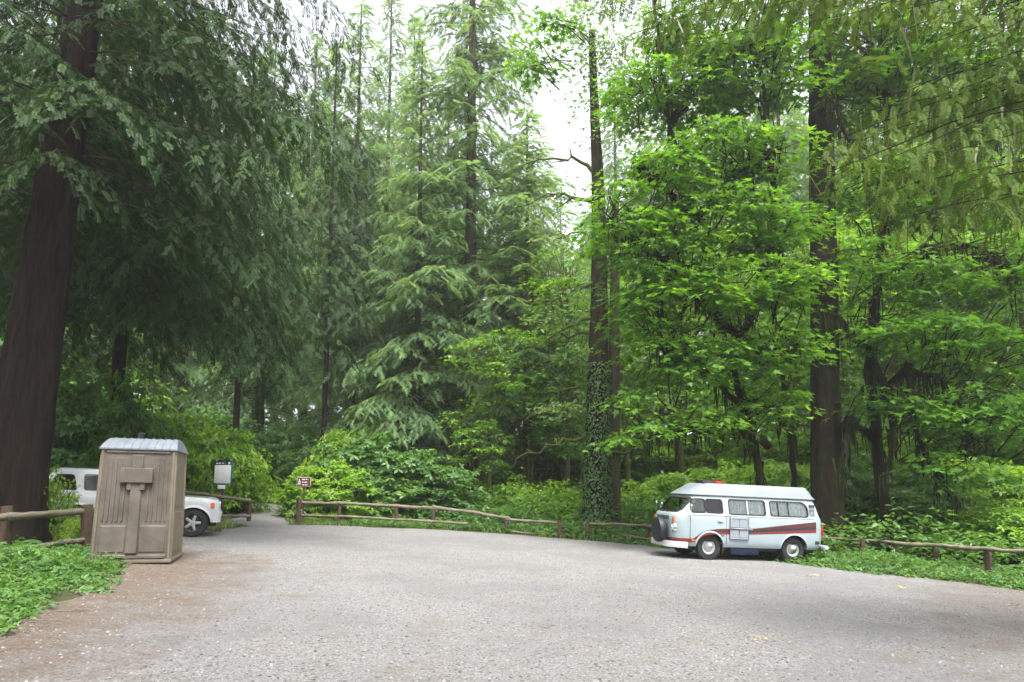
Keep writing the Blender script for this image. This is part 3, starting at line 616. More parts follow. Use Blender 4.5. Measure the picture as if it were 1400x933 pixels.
# the round green thicket behind the middle fence
shrub('c', 508, 29.0, (1.4, 1.1, 1.45), 'highest round green bush in the middle thicket behind the rail fence')
shrub('a', 452, 28.2, (1.1, 1.0, 1.25), 'bright green bush just right of the small brown trail sign')
shrub('c', 570, 28.6, (1.35, 1.1, 1.15), 'wide green bush on the right slope of the middle thicket')
shrub('d', 632, 28.0, (1.25, 1.1, .9), 'low dark green bush at the right end of the middle thicket')
shrub('a', 480, 32.5, (1.3, 1, 2.0), 'tall light green bush at the back of the middle thicket')
shrub('d', 672, 27.2, (1.1, .9, .62), 'small low bush near the right part of the middle fence')
shrub('b', 700, 31, (1.5, 1.2, 1.0), 'yellowish bush beneath the ivy-clad fir')
shrub('b', 762, 29, (1.5, 1.2, 1.05), 'yellowish bush just left of the mossy twin-stemmed tree')
# yellow-green wall of bushes left of the trail
shrub('a', 236, 27.5, (1.3, 1, 2.1), 'yellow-green bush rising behind the roof of the portable toilet')
shrub('a', 283, 28.0, (1.2, 1, 1.95), 'yellow-green bush behind the white notice board')
shrub('b', 325, 29.0, (1.35, 1, 2.0), 'yellow-green bush at the left edge of the trail mouth')
shrub('a', 190, 29.0, (1.4, 1, 2.3), 'tall yellow-green bush left of the toilet roof beneath the dark cedar boughs')
shrub('c', 345, 36.0, (1.0, 1, 1.35), 'darker bush farther down the left side of the trail')
shrub('c', 418, 36.0, (1.0, 1, 1.5), 'darker bush farther down the right side of the trail')
shrub('c', 378, 43.0, (1.5, 1, 1.7), 'dark bush closing off the far end of the trail')
shrub('d', 425, 29.0, (.7, .8, .9), 'low bush behind the post of the brown trail sign')
shrub('b', 68, 15.6, (.42, .5, 1.0), 'bright lime-green bush between the big cedar trunk and the white car')
shrub('b', 118, 14.8, (.30, .3, .48), 'small lime-green shoot poking up behind the left fence post')
shrub('c', 120, 24.5, (1.3, 1, 1.9), 'dark green bush behind the roof of the white car')
shrub('c', 166, 20.9, (1.0, .7, 1.75), 'tall dark green bush rising directly behind the portable toilet')
shrub('c', 40, 20.0, (1.2, 1, 1.7), 'dark green bush behind the trunk of the big cedar')
# right half
for i, (k, px, Y, s, lab) in enumerate([
    ('b', 862, 29, (1.3, 1, 1.15), 'yellow-green bush between the mossy twin trunks and the front of the camper van'),
    ('a', 930, 30, (1.35, 1, 1.35), 'bright bush rising directly above the windscreen of the camper van'),
    ('b', 1000, 31, (1.4, 1, 1.5), 'bright bush above the middle of the camper roof'),
    ('a', 1070, 29, (1.2, 1, 1.3), 'bright bush above the rear of the camper roof'),
    ('c', 1180, 27, (1.2, 1, 1.1), 'dark bush just right of the big trunk behind the camper van'),
    ('c', 1245, 25.5, (1.15, 1, 1.0), 'dark bush beneath the hanging limbs of the right-hand maple'),
    ('a', 1320, 26, (1.3, 1, 1.45), 'tall light green bush at the right, behind the second-last fence post'),
    ('a', 1395, 24, (1.2, 1, 1.25), 'light green bush at the right edge of the picture'),
    ('b', 1290, 21.5, (.9, .8, .62), 'low leafy bush right behind the middle of the right-hand fence'),
    ('a', 1375, 20.5, (.9, .8, .8), 'leafy bush behind the last fence post at the right')]):
    shrub(k, px, Y, s, lab)
for i, (k, px, Y, s) in enumerate([('c', 850, 37, 1.6), ('a', 900, 40, 2.0), ('a', 980, 38, 2.1), ('b', 1060, 41, 2.6), ('a', 1140, 36, 2.0), ('a', 1210, 33, 2.0), ('b', 1290, 34, 2.7), ('a', 1370, 31, 2.2), ('a', 1450, 30, 2.3),
    ('c', 750, 40, 1.5), ('d', 650, 42, 1.6), ('c', 560, 42, 1.5), ('c', 500, 44, 1.6), ('c', 290, 38, 1.6), ('a', 230, 36, 1.7), ('c', 130, 34, 1.8), ('c', 40, 32, 1.9), ('c', -60, 28, 1.8), ('c', -40, 20, 1.2)]):
    shrub(k, px, Y, s, 'leafy bush deep in the forest undergrowth, mostly hidden by nearer plants', 'bushes deep in the forest undergrowth')
# taller broadleaf crowns behind, leaves tinted lighter to imitate backlight
def understory(seed, leaf):
    r = np.random.default_rng(seed); C = Acc(); L = Acc()
    tm, f, _ = trunk_mesh('trunk', 11, .16, .05, MATS['mossy_bark'], (r.uniform(-.6, .6), 0), seed=seed, bend=.2)
    nodes = [f(h) for h in np.linspace(3, 10.5, 20)]
    bl = [(f(h) + (r.normal(0, 1.0), r.normal(0, .9), 0), 1.9, 1.7, 1.1) for h in (3.5, 4.8, 6.2, 7.4, 8.6, 9.8, 11)]
    pads(C, L, bl, T_MAPLE_S, .25, 22, r, near_attach(nodes), dens=5.5, tint0=.7)
    return tm, L.mesh('limbs', MATS['mossy_bark']), C.mesh('crown', MATS[leaf])
U1 = understory(71, 'maple_leaf'); U2 = understory(72, 'maple_leaf')
for i, (px, Y, s) in enumerate([(860, 33, 1.0), (935, 35, 1.15), (1010, 37, 1.3), (1085, 33, 1.15), (1165, 30, 1.1), (1250, 33, 1.25), (1330, 29, 1.15), (1410, 28, 1.1), (1480, 25, 1.1), (60, 36, 1.3), (150, 38, 1.4), (-60, 34, 1.3), (985, 45, 1.6), (1120, 44, 1.7), (1230, 42, 1.8), (1340, 40, 1.8), (905, 47, 1.5)]):
    put_tree('maple_tree', (U1, U2)[i % 2], base_at(px, Y), 'slim light green maple tinted as if backlit behind the front row of trees', rz=i * 1.9, sc=s, group='light green maples behind the front row of trees')
put_tree('maple_tree', U1, base_at(775, 31), 'slim pale green maple just left of the mossy twin trunks', rz=2.2, sc=(.95, .95, 1.05))
put_tree('maple_tree', U2, base_at(668, 30), 'slim green maple in front of the tallest pale fir, its crown low', rz=.7, sc=(.75, .75, .72))
# ------------------------------------------------------------------ undergrowth, ground cover, grass (uncountable)
def scatter(name, n, box, keep, tp_, size, leaf, height, seed, per=7, spread=.18, tint0=.45, upright=.3, hfun=None):
    r = np.random.default_rng(seed); P = np.stack([r.uniform(box[0], box[1], n), r.uniform(box[2], box[3], n)], 1)
    P = P[keep(P)]; n = len(P); z = G(P[:, 0], P[:, 1]); C = Acc()
    hh = height * (.35 + .9 * r.random(n)) * (.6 + .5 * np.sin(P[:, 0] * 1.1 + 2) * np.cos(P[:, 1] * .9 + 1) + .25)
    if hfun is not None: hh *= hfun(P)
    Q = np.repeat(np.column_stack([P, z + hh]), per, 0) + r.normal(0, spread, (n * per, 3)) * (1, 1, .55); Q[:, 2] = np.maximum(Q[:, 2], np.repeat(z, per) + .02)
    a = r.random(n * per) * 6.28; D = np.stack([np.cos(a), np.sin(a), upright * r.normal(0, 1, n * per)], 1)
    C.emit(tp_, Q, frames(unit(D), np.array((0, 0, 1.)) + r.normal(0, .35, (n * per, 3))), size * r.uniform(.55, 1.3, n * per), np.clip(np.repeat(np.clip(tint0 + r.normal(0, .15, n), 0, 1), per) + r.normal(0, .12, n * per), 0, 1))
    o = link(name, C.mesh(name, MATS[leaf])); return tag(o, kind='stuff')
def sd_(P): return poly_sd(P, LOT)
tag(scatter('undergrowth', 19000, (-34, 34, 12, 48), lambda P: (sd_(P) > 2.2) & (trail_dist(P) > 1.9) & (np.abs(P[:, 0]) < P[:, 1] * .85 + 2), T_LEAF2, .21, 'dark_shrub_leaf', .95, 81, per=8, spread=.3), 'low leafy undergrowth covering the forest floor behind the fences', 'undergrowth')
cl = gnd(1260, 785)
tag(scatter('ground_cover', 9000, (3, 19, 11, 26), lambda P: (sd_(P) > .22 * np.sin(P[:, 0] * 4.1 + P[:, 1] * 2) - .12) & (sd_(P) < 2.4) & (P[:, 0] > 3.0), T_TRE, .085, 'cover_leaf', .26, 82, per=7, spread=.10, hfun=lambda P: np.clip(sd_(P) * 1.2 + .15, .15, 1.5)), 'knee-high ivy and leafy plants under the right-hand rail fence', 'ground cover')
tag(scatter('ground_cover', 6500, (-14, -4.5, 3.5, 16), lambda P: (sd_(P) > .28 * np.sin(P[:, 0] * 4.3 + P[:, 1] * 3) - .12) & (sd_(P) < 3.6) & (P[:, 0] < -4.5), T_TRE, .075, 'cover_leaf', .22, 83, per=8, spread=.09, tint0=.45, hfun=lambda P: np.clip(sd_(P) * .9 + .2, .2, 1.5)), 'low clover-like green plants in the left foreground in front of the log fence', 'ground cover')
tag(scatter('ground_cover', 3800, (-6, 3.5, 22, 30), lambda P: (sd_(P) > .5) & (sd_(P) < 3.2) & (trail_dist(P) > 1.3), T_TRE, .12, 'cover_leaf', .26, 84, per=7, spread=.13, hfun=lambda P: np.clip(sd_(P) * .8, .2, 1.5) * np.clip((P[:, 0] + 5) / 3, .3, 1.2)), 'ivy and small leafy plants along the foot of the middle fence', 'ground cover')
def grass(name, n, box, keep, seed, label, L=.22):
    r = np.random.default_rng(seed); P = np.stack([r.uniform(box[0], box[1], n), r.uniform(box[2], box[3], n)], 1); P = P[keep(P)]; n = len(P)
    z = G(P[:, 0], P[:, 1]); a = r.random(n) * 6.28; D = np.stack([np.cos(a) * .45, np.sin(a) * .45, np.ones(n)], 1) + r.normal(0, .15, (n, 3)); C = Acc()
    C.emit(T_BLADE, np.column_stack([P, z]), frames(unit(D), np.stack([np.cos(a), np.sin(a), 0 * a], 1)), L * r.uniform(.5, 1.3, n), r.random(n)); tag(link(name, C.mesh(name, MATS['grass_leaf'])), label, 'grass', kind='stuff')
grass('grass', 18000, (-16, 3, 20.5, 31), lambda P: (sd_(P) > .05) & (sd_(P) < 2.6) & (trail_dist(P) > .95) & (trail_dist(P) < 12), 85, 'yellowish grass along the far edge of the gravel on both sides of the trail')
grass('grass', 5000, (2, 18, 12, 25), lambda P: (sd_(P) > -.05) & (sd_(P) < .5), 86, 'short grass tufts edging the gravel along the right side', .14)
# ------------------------------------------------------------------ sword ferns
def fern_mesh(seed, nf=13, L=.85):
    r = np.random.default_rng(seed); C = Acc()
    for i in range(nf):
        az = i / nf * 6.283 + r.uniform(-.2, .2); l = L * r.uniform(.75, 1.15); up = r.uniform(.55, 1.1)
        s = np.linspace(0, 1, 22); d = np.array((math.cos(az), math.sin(az), 0)); P = s[:, None] * l * d * .85; P[:, 2] = l * (up * s - .95 * s ** 2)
        C.tube(P[::3], np.full(len(P[::3]), .006), 3, .2)
        t = unit(np.gradient(P, axis=0)); lat = np.array((-d[1], d[0], 0)); wdt = .16 * l * np.sin(np.clip(s * 3.2 + .25, 0, 3.1)) ** .7 + .02
        for sg in (-1, 1): C.emit(T_LEAF2, P, frames(unit(t * .35 + lat * sg - (0, 0, .2)), np.repeat(np.array([(0, 0, 1.)]), 22, 0)), np.stack([wdt, wdt * .55, wdt], 1), np.clip(.5 + .2 * r.standard_normal(22), 0, 1))
    return C.mesh('fronds', MATS['cover_leaf'])
FE = [fern_mesh(91), fern_mesh(92)]
for i, (px, Y, s, lab) in enumerate([(22, 13.6, 1.0, 'sword fern at the foot of the big cedar trunk, nearest the left edge'), (72, 13.9, .95, 'sword fern between the big cedar trunk and the bright lime-green bush'), (-12, 12.6, .9, 'sword fern growing through the left end of the log fence'), (60, 12.9, .8, 'low fern between the two rails of the left log fence'),
    (100, 13.6, .7, 'small fern beside the right post of the left log fence'), (1235, 20.5, 1.0, 'fern behind the right-hand fence, nearest the camper van'), (1300, 19.2, 1.0, 'fern behind the middle of the right-hand fence'), (1390, 17.8, 1.1, 'fern behind the right end of the right-hand fence'), (425, 26.5, .9, 'fern arching over the left end of the middle fence')]):
    t = thing('fern', lab, 'fern', base_at(px, Y), i * 1.3); t.scale = (s,) * 3; link('fronds', FE[i % 2], t)
# ------------------------------------------------------------------ near conifer whose boughs hang in from the top right
def overhang():
    r = np.random.default_rng(101); b = np.array((11.0, 7.5, g1(11.0, 7.5)))
    t = thing('hemlock_tree', 'near hemlock whose pale-tipped boughs hang into the top right corner', 'tree', b)
    tm, f, fr = trunk_mesh('trunk', 13, .38, .16, MATS['mossy_bark'], seed=101); link('trunk', tm, t)
    L = Acc(); C = Acc(); S_ = Acc(); P, D, U, S, K = [], [], [], [], []; limbpts = []
    # boughs: start height on the trunk, tip given as photo pixel and depth
    tips = [((1110, 205), 7.4, 1.0, 1.0), ((1135, 235), 6.8, 1.0, 1), ((1185, 275), 7.2, 1.0, 1), ((1230, 300), 6.6, 1.0, 1), ((1290, 285), 7.6, 1, 1), ((1340, 280), 6.4, 1, 1), ((1395, 290), 7.0, 1, 1), ((1180, 160), 8.2, 1, 1), ((1240, 120), 6.6, 1, .8), ((1330, 170), 8.4, 1, .8),
            ((1010, 22), 7.4, 1, .7), ((880, 20), 7.0, 1, .7), ((830, 60), 8.0, 1, .9), ((930, 60), 8.4, 1, .8), ((1240, 40), 7.2, 1, .7), ((1340, 60), 6.6, 1, .7), ((1110, 30), 7.8, 1, .7), ((1290, 210), 6.2, 1, .9), ((1400, 200), 6.8, 1, .8), ((800, -10), 7.4, 1, .7), ((1390, 110), 7.4, 1, .7), ((1220, 215), 6.4, 1, 1)]
    tips += [((q[0][0] + r.uniform(-45, 45), q[0][1] - r.uniform(15, 70)), q[1] + r.uniform(-.8, .8), 1, .8) for q in tips]
    for (px, Y, _, tp_) in [(q[0], q[1], q[2], q[3]) for q in tips]:
        tip = at(px[0], px[1], Y) - b; hz = np.linalg.norm(tip[:2]); h0 = min(12.6, tip[2] + .10 * hz + r.uniform(.5, 1.1))
        s = np.linspace(0, 1, 12); A0 = f(h0); pts = A0[None] * (1 - s)[:, None] + tip[None] * s[:, None]; pts[:, 2] = h0 + (tip[2] - h0) * s ** 1.9; wv = r.uniform(-.35, .35, 3) * (1, 1, .5); pts += np.sin(s * r.uniform(3, 8) + r.random() * 6)[:, None] * wv * np.sin(s * 3.14)[:, None]; pts[1:-1] += r.normal(0, .04, (10, 3))
        L.tube(pts, np.linspace(.022, .004, 12), 4, .3, .1); limbpts += list(pts[3:])
        Lh = np.linalg.norm(tip - A0); ns = int(Lh * 8); ss = np.clip(.12 + .88 * (np.arange(ns) + r.random(ns)) / ns, 0, 1)
        bp = np.stack([np.interp(ss, s, pts[:, k]) for k in range(3)], 1); tg = unit(np.stack([np.interp(ss, s, np.gradient(pts[:, k])) for k in range(3)], 1))
        for i in range(ns):
            sg = 1 if i % 2 else -1; ll = .95 * (1.15 - ss[i] * .8) * r.uniform(.5, 1.2); an = math.radians(r.uniform(35, 75)) * sg
            d0 = tg[i] * math.cos(an) + np.cross((0, 0, 1), tg[i]) * math.sin(an); d0[2] -= r.uniform(.25, .9); d0 /= np.linalg.norm(d0)
            kk = max(2, int(ll / .085)); q = (np.arange(kk) + .5) / kk; pp = bp[i] + d0 * (q * ll)[:, None]; pp[:, 2] -= .35 * ll * q ** 2
            dd = d0[None] + r.normal(0, .35, (kk, 3)); dd[:, 2] -= .35 + .5 * q
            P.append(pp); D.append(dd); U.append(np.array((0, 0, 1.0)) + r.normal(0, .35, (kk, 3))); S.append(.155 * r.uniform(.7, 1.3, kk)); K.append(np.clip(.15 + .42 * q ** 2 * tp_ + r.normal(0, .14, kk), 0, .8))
    P = np.concatenate(P); D = unit(np.concatenate(D)); U = np.concatenate(U); S = np.concatenate(S); K = np.concatenate(K)
    C.emit(T_NEAR, P, frames(D, U), S, K)
    strands(S_, limbpts, r, 380, .15, .7, .012)
    tag(link('limbs', L.mesh('limbs', MATS['dark_mossy_bark'], True), t), kind='stuff'); tag(link('crown', C.mesh('crown', MATS['hemlock_leaf']), t), kind='stuff'); tag(link('lichen', S_.mesh('lichen', MATS['moss_strand']), t), kind='stuff')
    print('overhang sprays', len(P))
overhang()
# ================================================================== FENCES
def log(A, B, r0, sag=.02, n=14, seed=0, sides=9):
    r = np.random.default_rng(seed); A = np.array(A, float); B = np.array(B, float); s = np.linspace(0, 1, n); a = Acc(); L = np.linalg.norm(B - A)
    # built along local x from the origin so that the grain runs with the log
    P = np.stack([s * L, np.cumsum(r.normal(0, .006, n)), np.cumsum(r.normal(0, .005, n)) - sag * np.sin(s * np.pi)], 1); P -= P[0] + s[:, None] * (P[-1] - P[0] - (L, 0, 0)); 
    a.tube(P, r0 * (1 + .07 * r.standard_normal(n)) * np.linspace(1.05, .95, n), sides, .5, .035)
    for e, dr in ((0, -1), (-1, 1)):
        k = a.V[0].reshape(n, sides, 3)[e]; V = np.concatenate([k, k.mean(0)[None] + (dr * .004, 0, 0)]); T = np.array([(i, (i + 1) % sides, sides) if dr > 0 else ((i + 1) % sides, i, sides) for i in range(sides)]); a.add(V, T)
    me = a.mesh('log', MATS['rail_wood'], False); d = Vector(B - A); return me, Vector(A), d.to_track_quat('X', 'Z')
def fence(label, posts, rails, cat='fence', pr=.07):
    o0 = np.array(posts[0][:2] + (g1(*posts[0][:2]),)); t = thing('rail_fence', label, cat, o0)
    def place(name, me, loc, q, mat):
        o = link(name, me, t); o.rotation_mode = 'QUATERNION'; o.rotation_quaternion = q; o.location = Vector(loc) - Vector(o0); me.materials.clear(); me.materials.append(MATS[mat]); return o
    for i, (x, y, h, *rr) in enumerate(posts):
        z = g1(x, y); me, a, q = log((x, y, z - .15), (x + random.uniform(-.03, .03), y, z + h), rr[0] if rr else pr, 0, 6, 200 + i, 10); place('post', me, a, q, 'post_wood')
    for i, (a, b, r0) in enumerate(rails):
        me, a, q = log(a, b, r0, .015, 14, 300 + i); place('rail', me, a, q, 'rail_wood')
    return t
def pix_fence(label, posts, rails, dy=0.0):
    """posts: (px, base py, top py); rails: list of point lists (px, py) read off at the depth of the fence line"""
    ps = []; xs_, Ys = [], []
    for px, pb, pt, *r_ in posts:
        g = gnd(px, pb); ps.append((g[0], g[1], at(px, pt, g[1])[2] - g1(g[0], g[1]), *r_)); xs_.append(px); Ys.append(1 / g[1])
    c = np.polyfit(xs_, Ys, 1 if len(xs_) > 1 else 0)
    dep = lambda px: 1 / np.polyval(c, px)
    R_ = []
    for pl, r0, off in rails:
        for (x1, y1), (x2, y2) in zip(pl[:-1], pl[1:]): R_.append((at(x1, y1, dep(x1) - off), at(x2, y2, dep(x2) - off), r0))
    return fence(label, ps, R_)
pix_fence('weathered log rail fence in the left foreground before the big cedar', [(6, 762, 692, .10), (116, 750, 690, .11), (-110, 780, 690, .1)], [([(-130, 716), (8, 707), (131, 698)], .068, .12), ([(-110, 765), (20, 752), (84, 742), (131, 735)], .06, .12)])
pix_fence('rail fence between the white car and the left side of the trail', [(340, 714, 683), (278, 712, 674), (222, 711, 668)], [([(215, 668), (278, 676), (343, 685)], .065, .1), ([(225, 703), (278, 704), (344, 706)], .055, .1)])
pix_fence('long rail fence in the middle, sloping down from the brown trail sign', [(408, 717, 682, .10), (463, 718, 685), (542, 720, 689), (592, 723, 694), (692, 729, 706), (766, 736, 712)],
          [([(404, 687), (463, 688), (542, 692), (597, 695)], .06, .1), ([(592, 693), (645, 700), (697, 709)], .06, .1), ([(690, 710), (766, 715)], .05, .1), ([(408, 705), (470, 706), (560, 711), (640, 716)], .045, .1), ([(700, 727), (768, 733)], .035, .1)])
pix_fence('short rail fence between the mossy tree and the front of the camper van', [(803, 738, 713), (834, 737, 713), (885, 744, 716), (935, 748, 720), (1005, 756, 725), (1070, 762, 730)],
          [([(799, 716), (840, 716.5), (897, 720), (960, 723)], .05, .1), ([(960, 723), (1040, 729), (1124, 735)], .05, .1), ([(797, 731), (840, 731), (897, 738), (940, 741)], .045, .1)])
pix_fence('long rail fence at the right, starting behind the camper van', [(1180, 770, 737), (1224, 775, 740), (1282, 781, 744), (1353, 792, 749, .075), (1440, 805, 752, .075)],
          [([(1120, 735), (1180, 738.5), (1226, 742)], .045, .1), ([(1222, 743), (1290, 746), (1360, 751)], .055, .1), ([(1352, 751), (1400, 754), (1480, 760)], .048, .1), ([(1098, 762), (1140, 765), (1192, 769)], .045, .1), ([(1290, 786), (1357, 790)], .06, -.1)])
# ================================================================== hard-surface helpers
def add_mat(name, *a, **k): return simple(name, *a, **k)
simple('van_white', (0.31, 0.375, 0.41), .30, .5, coat=.4, var=.04, nscale=2)
simple('van_top', (0.195, 0.225, 0.25), .45, .4, var=.06, nscale=3)
simple('car_white', (0.50, 0.515, 0.54), .22, .5, coat=.6, var=.02)
simple('rubber', (0.022, 0.022, 0.024), .8, .3, var=.3)
simple('black_plastic', (0.03, 0.03, 0.035), .5, .4)
simple('chrome', (0.62, 0.63, 0.65), .18, .5, 1.0, var=.05)
simple('silver_paint', (0.50, 0.51, 0.53), .3, .5, .7, var=.05)
simple('cover_vinyl', (0.010, 0.011, 0.018), .55, .5, bumpk=.2)
simple('stripe_brown', (0.075, 0.022, 0.02), .35, var=.05); simple('stripe_navy', (0.02, 0.025, 0.045), .35, var=.05); simple('stripe_red', (0.19, 0.026, 0.022), .35, var=.05)
simple('amber', (0.60, 0.16, 0.02), .25); simple('red_lens', (0.50, 0.02, 0.02), .25); simple('red_fabric', (0.40, 0.02, 0.02), .8, .2)
simple('hatch_white', (0.24, 0.26, 0.31), .5, var=.08, nscale=4)
simple('curtain', (0.78, 0.78, 0.82), .9, .1, var=.2, nscale=14, bumpk=.4)
simple('seat_vinyl', (0.07, 0.055, 0.05), .6); simple('dark_interior', (0.02, 0.02, 0.022), .9, .1)
simple('navy_paint', (0.02, 0.03, 0.10), .4); simple('lens_glass', (0.55, 0.58, 0.60), .08, .8)
simple('toilet_tan', (0.128, 0.108, 0.094), .6, .3, var=.22, nscale=2.2, bumpk=.15)
simple('toilet_light', (0.18, 0.148, 0.115), .6, .3, var=.10, nscale=3)
simple('toilet_roof', (0.15, 0.17, 0.20), .5, .4, var=.10, nscale=5)
simple('sign_white', (0.80, 0.82, 0.84), .5, .3, var=.02); simple('sign_navy', (0.012, 0.02, 0.045), .5); simple('sign_brown', (0.11, 0.035, 0.03), .5); simple('sign_tan', (0.42, 0.36, 0.32), .5); simple('ink', (0.05, 0.06, 0.09), .7); simple('sign_grey', (0.45, 0.50, 0.55), .6)
simple('sign_teal', (0.05, 0.16, 0.17), .5)
simple('dark_metal', (0.03, 0.03, 0.032), .5, .5, .3)
simple('dry_leaf', (0.24, 0.13, 0.06), .8, .2, var=.3); simple('straw', (0.30, 0.25, 0.17), .8, .2, var=.3); simple('yellow_leaf', (0.26, 0.22, 0.07), .7, .2, var=.3); simple('dead_wood', (0.20, 0.15, 0.11), .9, .2, var=.3, bumpk=.5)
def glassmat(name, tint, rough=.02, mixf=.75):
    m, nt, out = newmat(name); g = nt.nodes.new('ShaderNodeBsdfGlossy'); g.inputs['Roughness'].default_value = rough
    t = nt.nodes.new('ShaderNodeBsdfTransparent'); t.inputs[0].default_value = (*tint, 1)
    fr = nt.nodes.new('ShaderNodeFresnel'); fr.inputs[0].default_value = 1.5; mx = nt.nodes.new('ShaderNodeMixShader')
    nt.links.new(fr.outputs[0], mx.inputs[0]); nt.links.new(t.outputs[0], mx.inputs[1]); nt.links.new(g.outputs[0], mx.inputs[2]); nt.links.new(mx.outputs[0], out.inputs[0]); MATS[name] = m
glassmat('clear_glass', (.85, .9, .88)); glassmat('tinted_glass', (.04, .045, .05))
def bmesh_obj(name, bm, mat, parent=None, smooth=None, kind=None, loc=None):
    bmesh.ops.recalc_face_normals(bm, faces=bm.faces[:])
    me = bpy.data.meshes.new(name); bm.to_mesh(me); bm.free()
    for m in (mat if isinstance(mat, list) else [mat]): me.materials.append(MATS[m])
    if smooth is not None:
        for p in me.polygons: p.use_smooth = True
        me.update()
        try: me.set_sharp_from_angle(angle=rad(smooth))
        except Exception: pass
    o = link(name, me, parent, loc)
    if kind: o['kind'] = kind
    return o
def bx(bm, lo, hi, bevel=0.0, M=None):
    r = bmesh.ops.create_cube(bm, size=1.0); vs = r['verts']
    for v in vs:
        v.co = Vector([(lo[i] + hi[i]) / 2 + v.co[i] * (hi[i] - lo[i]) for i in range(3)])
    if bevel: 
        es = list({e for v in vs for e in v.link_edges}); q = bmesh.ops.bevel(bm, geom=es, offset=bevel, segments=2, profile=.5, affect='EDGES'); vs = list({v for f in q['faces'] for v in f.verts} | {v for v in vs if v.is_valid})
    if M is not None:
        for v in vs: v.co = M @ v.co
    return vs
def box(name, lo, hi, mat, parent, bevel=.004, M=None):
    bm = bmesh.new(); bx(bm, lo, hi, bevel, M); return bmesh_obj(name, bm, mat, parent, 35)
def lathe(bm, prof, c, axis='y', seg=28, caps=True):
    rings = []
    for (rr, h) in prof:
        ring = []
        for k in range(seg):
            a = 2 * math.pi * k / seg; u, v = rr * math.cos(a), rr * math.sin(a)
            p = {'y': (u, h, v), 'x': (h, u, v), 'z': (u, v, h)}[axis]; ring.append(bm.verts.new(Vector(p) + Vector(c)))
        rings.append(ring)
    for a, b in zip(rings[:-1], rings[1:]):
        for k in range(seg):
            try: bm.faces.new((a[k], a[(k + 1) % seg], b[(k + 1) % seg], b[k]))
            except ValueError: pass
    for ring in ((rings[0], rings[-1]) if caps else ()):
        try: bm.faces.new(ring)
        except ValueError: pass
def rrect(x0, x1, z0, z1, r, seg=5, skew=0.0):
    """rounded rectangle outline in 2D; skew leans the top sideways"""
    rs = r if isinstance(r, (list, tuple)) else [r] * 4; pts = []
    for (cx, cz, a0, q) in ((x1 - rs[0], z0 + rs[0], -90, rs[0]), (x1 - rs[1], z1 - rs[1], 0, rs[1]), (x0 + rs[2], z1 - rs[2], 90, rs[2]), (x0 + rs[3], z0 + rs[3], 180, rs[3])):
        for k in range(seg + 1):
            a = math.radians(a0 + 90 * k / seg); x = cx + q * math.cos(a); z = cz + q * math.sin(a); pts.append((x + skew * (z - z0), z))
    return pts
def prism(bm, pts, f0, f1):
    """pts 2D outline; f0, f1 map an outline point to the near and far 3D positions"""
    a = [bm.verts.new(f0(*p)) for p in pts]; b = [bm.verts.new(f1(*p)) for p in pts]; n = len(pts)
    for i in range(n): bm.faces.new((a[i], a[(i + 1) % n], b[(i + 1) % n], b[i]))
    bm.faces.new(a); bm.faces.new(b[::-1])
def ring_prism(bm, outer, inner, f0, f1):
    n = len(outer); V = [[bm.verts.new(f(*p)) for p in o] for o, f in ((outer, f0), (inner, f0), (outer, f1), (inner, f1))]
    for i in range(n):
        j = (i + 1) % n; bm.faces.new((V[0][i], V[0][j], V[1][j], V[1][i])); bm.faces.new((V[2][i], V[2][j], V[3][j], V[3][i])); bm.faces.new((V[0][i], V[0][j], V[2][j], V[2][i])); bm.faces.new((V[1][i], V[1][j], V[3][j], V[3][i]))
class Body:
    """stack of rounded plan outlines: rows of z, front x, rear x, half width, front corner radius, rear corner radius"""
    def __init__(s, rows): s.R = np.array(rows, float)
    def at(s, z): return [float(np.interp(z, s.R[:, 0], s.R[:, i])) for i in range(1, 6)]
    def side(s, z): return s.at(z)[2]
    def fx(s, y, z):
        xf, xr, w, rf, rr = s.at(z); y = abs(y); return xf if y < w - rf else xf - rf + math.sqrt(max(0, rf * rf - (min(y, w) - (w - rf)) ** 2))
    def rx(s, y, z):
        xf, xr, w, rf, rr = s.at(z); y = abs(y); return xr if y < w - rr else xr + rr - math.sqrt(max(0, rr * rr - (min(y, w) - (w - rr)) ** 2))
    def outline(s, z, inset=0.0, ns=18, nc=7, nf=5):
        xf, xr, w, rf, rr = s.at(z); xf -= inset; xr += inset; w -= inset; rf = max(.02, rf - inset); rr = max(.02, rr - inset); P = []
        for k in range(ns): t = k / ns; P.append((xr + rr + (xf - rf - xr - rr) * t, -w))
        for k in range(nc): a = math.radians(-90 + 90 * k / nc); P.append((xf - rf + rf * math.cos(a), -(w - rf) + rf * math.sin(a)))
        for k in range(nf): P.append((xf, -(w - rf) + 2 * (w - rf) * k / nf))
        for k in range(nc): a = math.radians(90 * k / nc); P.append((xf - rf + rf * math.cos(a), (w - rf) + rf * math.sin(a)))
        for k in range(ns): t = k / ns; P.append((xf - rf - (xf - rf - xr - rr) * t, w))
        for k in range(nc): a = math.radians(90 + 90 * k / nc); P.append((xr + rr + rr * math.cos(a), (w - rr) + rr * math.sin(a)))
        for k in range(nf): P.append((xr, (w - rr) - 2 * (w - rr) * k / nf))
        for k in range(nc): a = math.radians(180 + 90 * k / nc); P.append((xr + rr + rr * math.cos(a), -(w - rr) + rr * math.sin(a)))
        return P
    def solid(s, bm, zs=None, inset=0.0):
        zs = zs if zs is not None else s.R[:, 0]; rings = []
        for z in zs: rings.append([bm.verts.new((p[0], p[1], z)) for p in s.outline(z, inset)])
        n = len(rings[0])
        for a, b in zip(rings[:-1], rings[1:]):
            for i in range(n): bm.faces.new((a[i], a[(i + 1) % n], b[(i + 1) % n], b[i]))
        bm.faces.new(rings[0][::-1]); bm.faces.new(rings[-1])
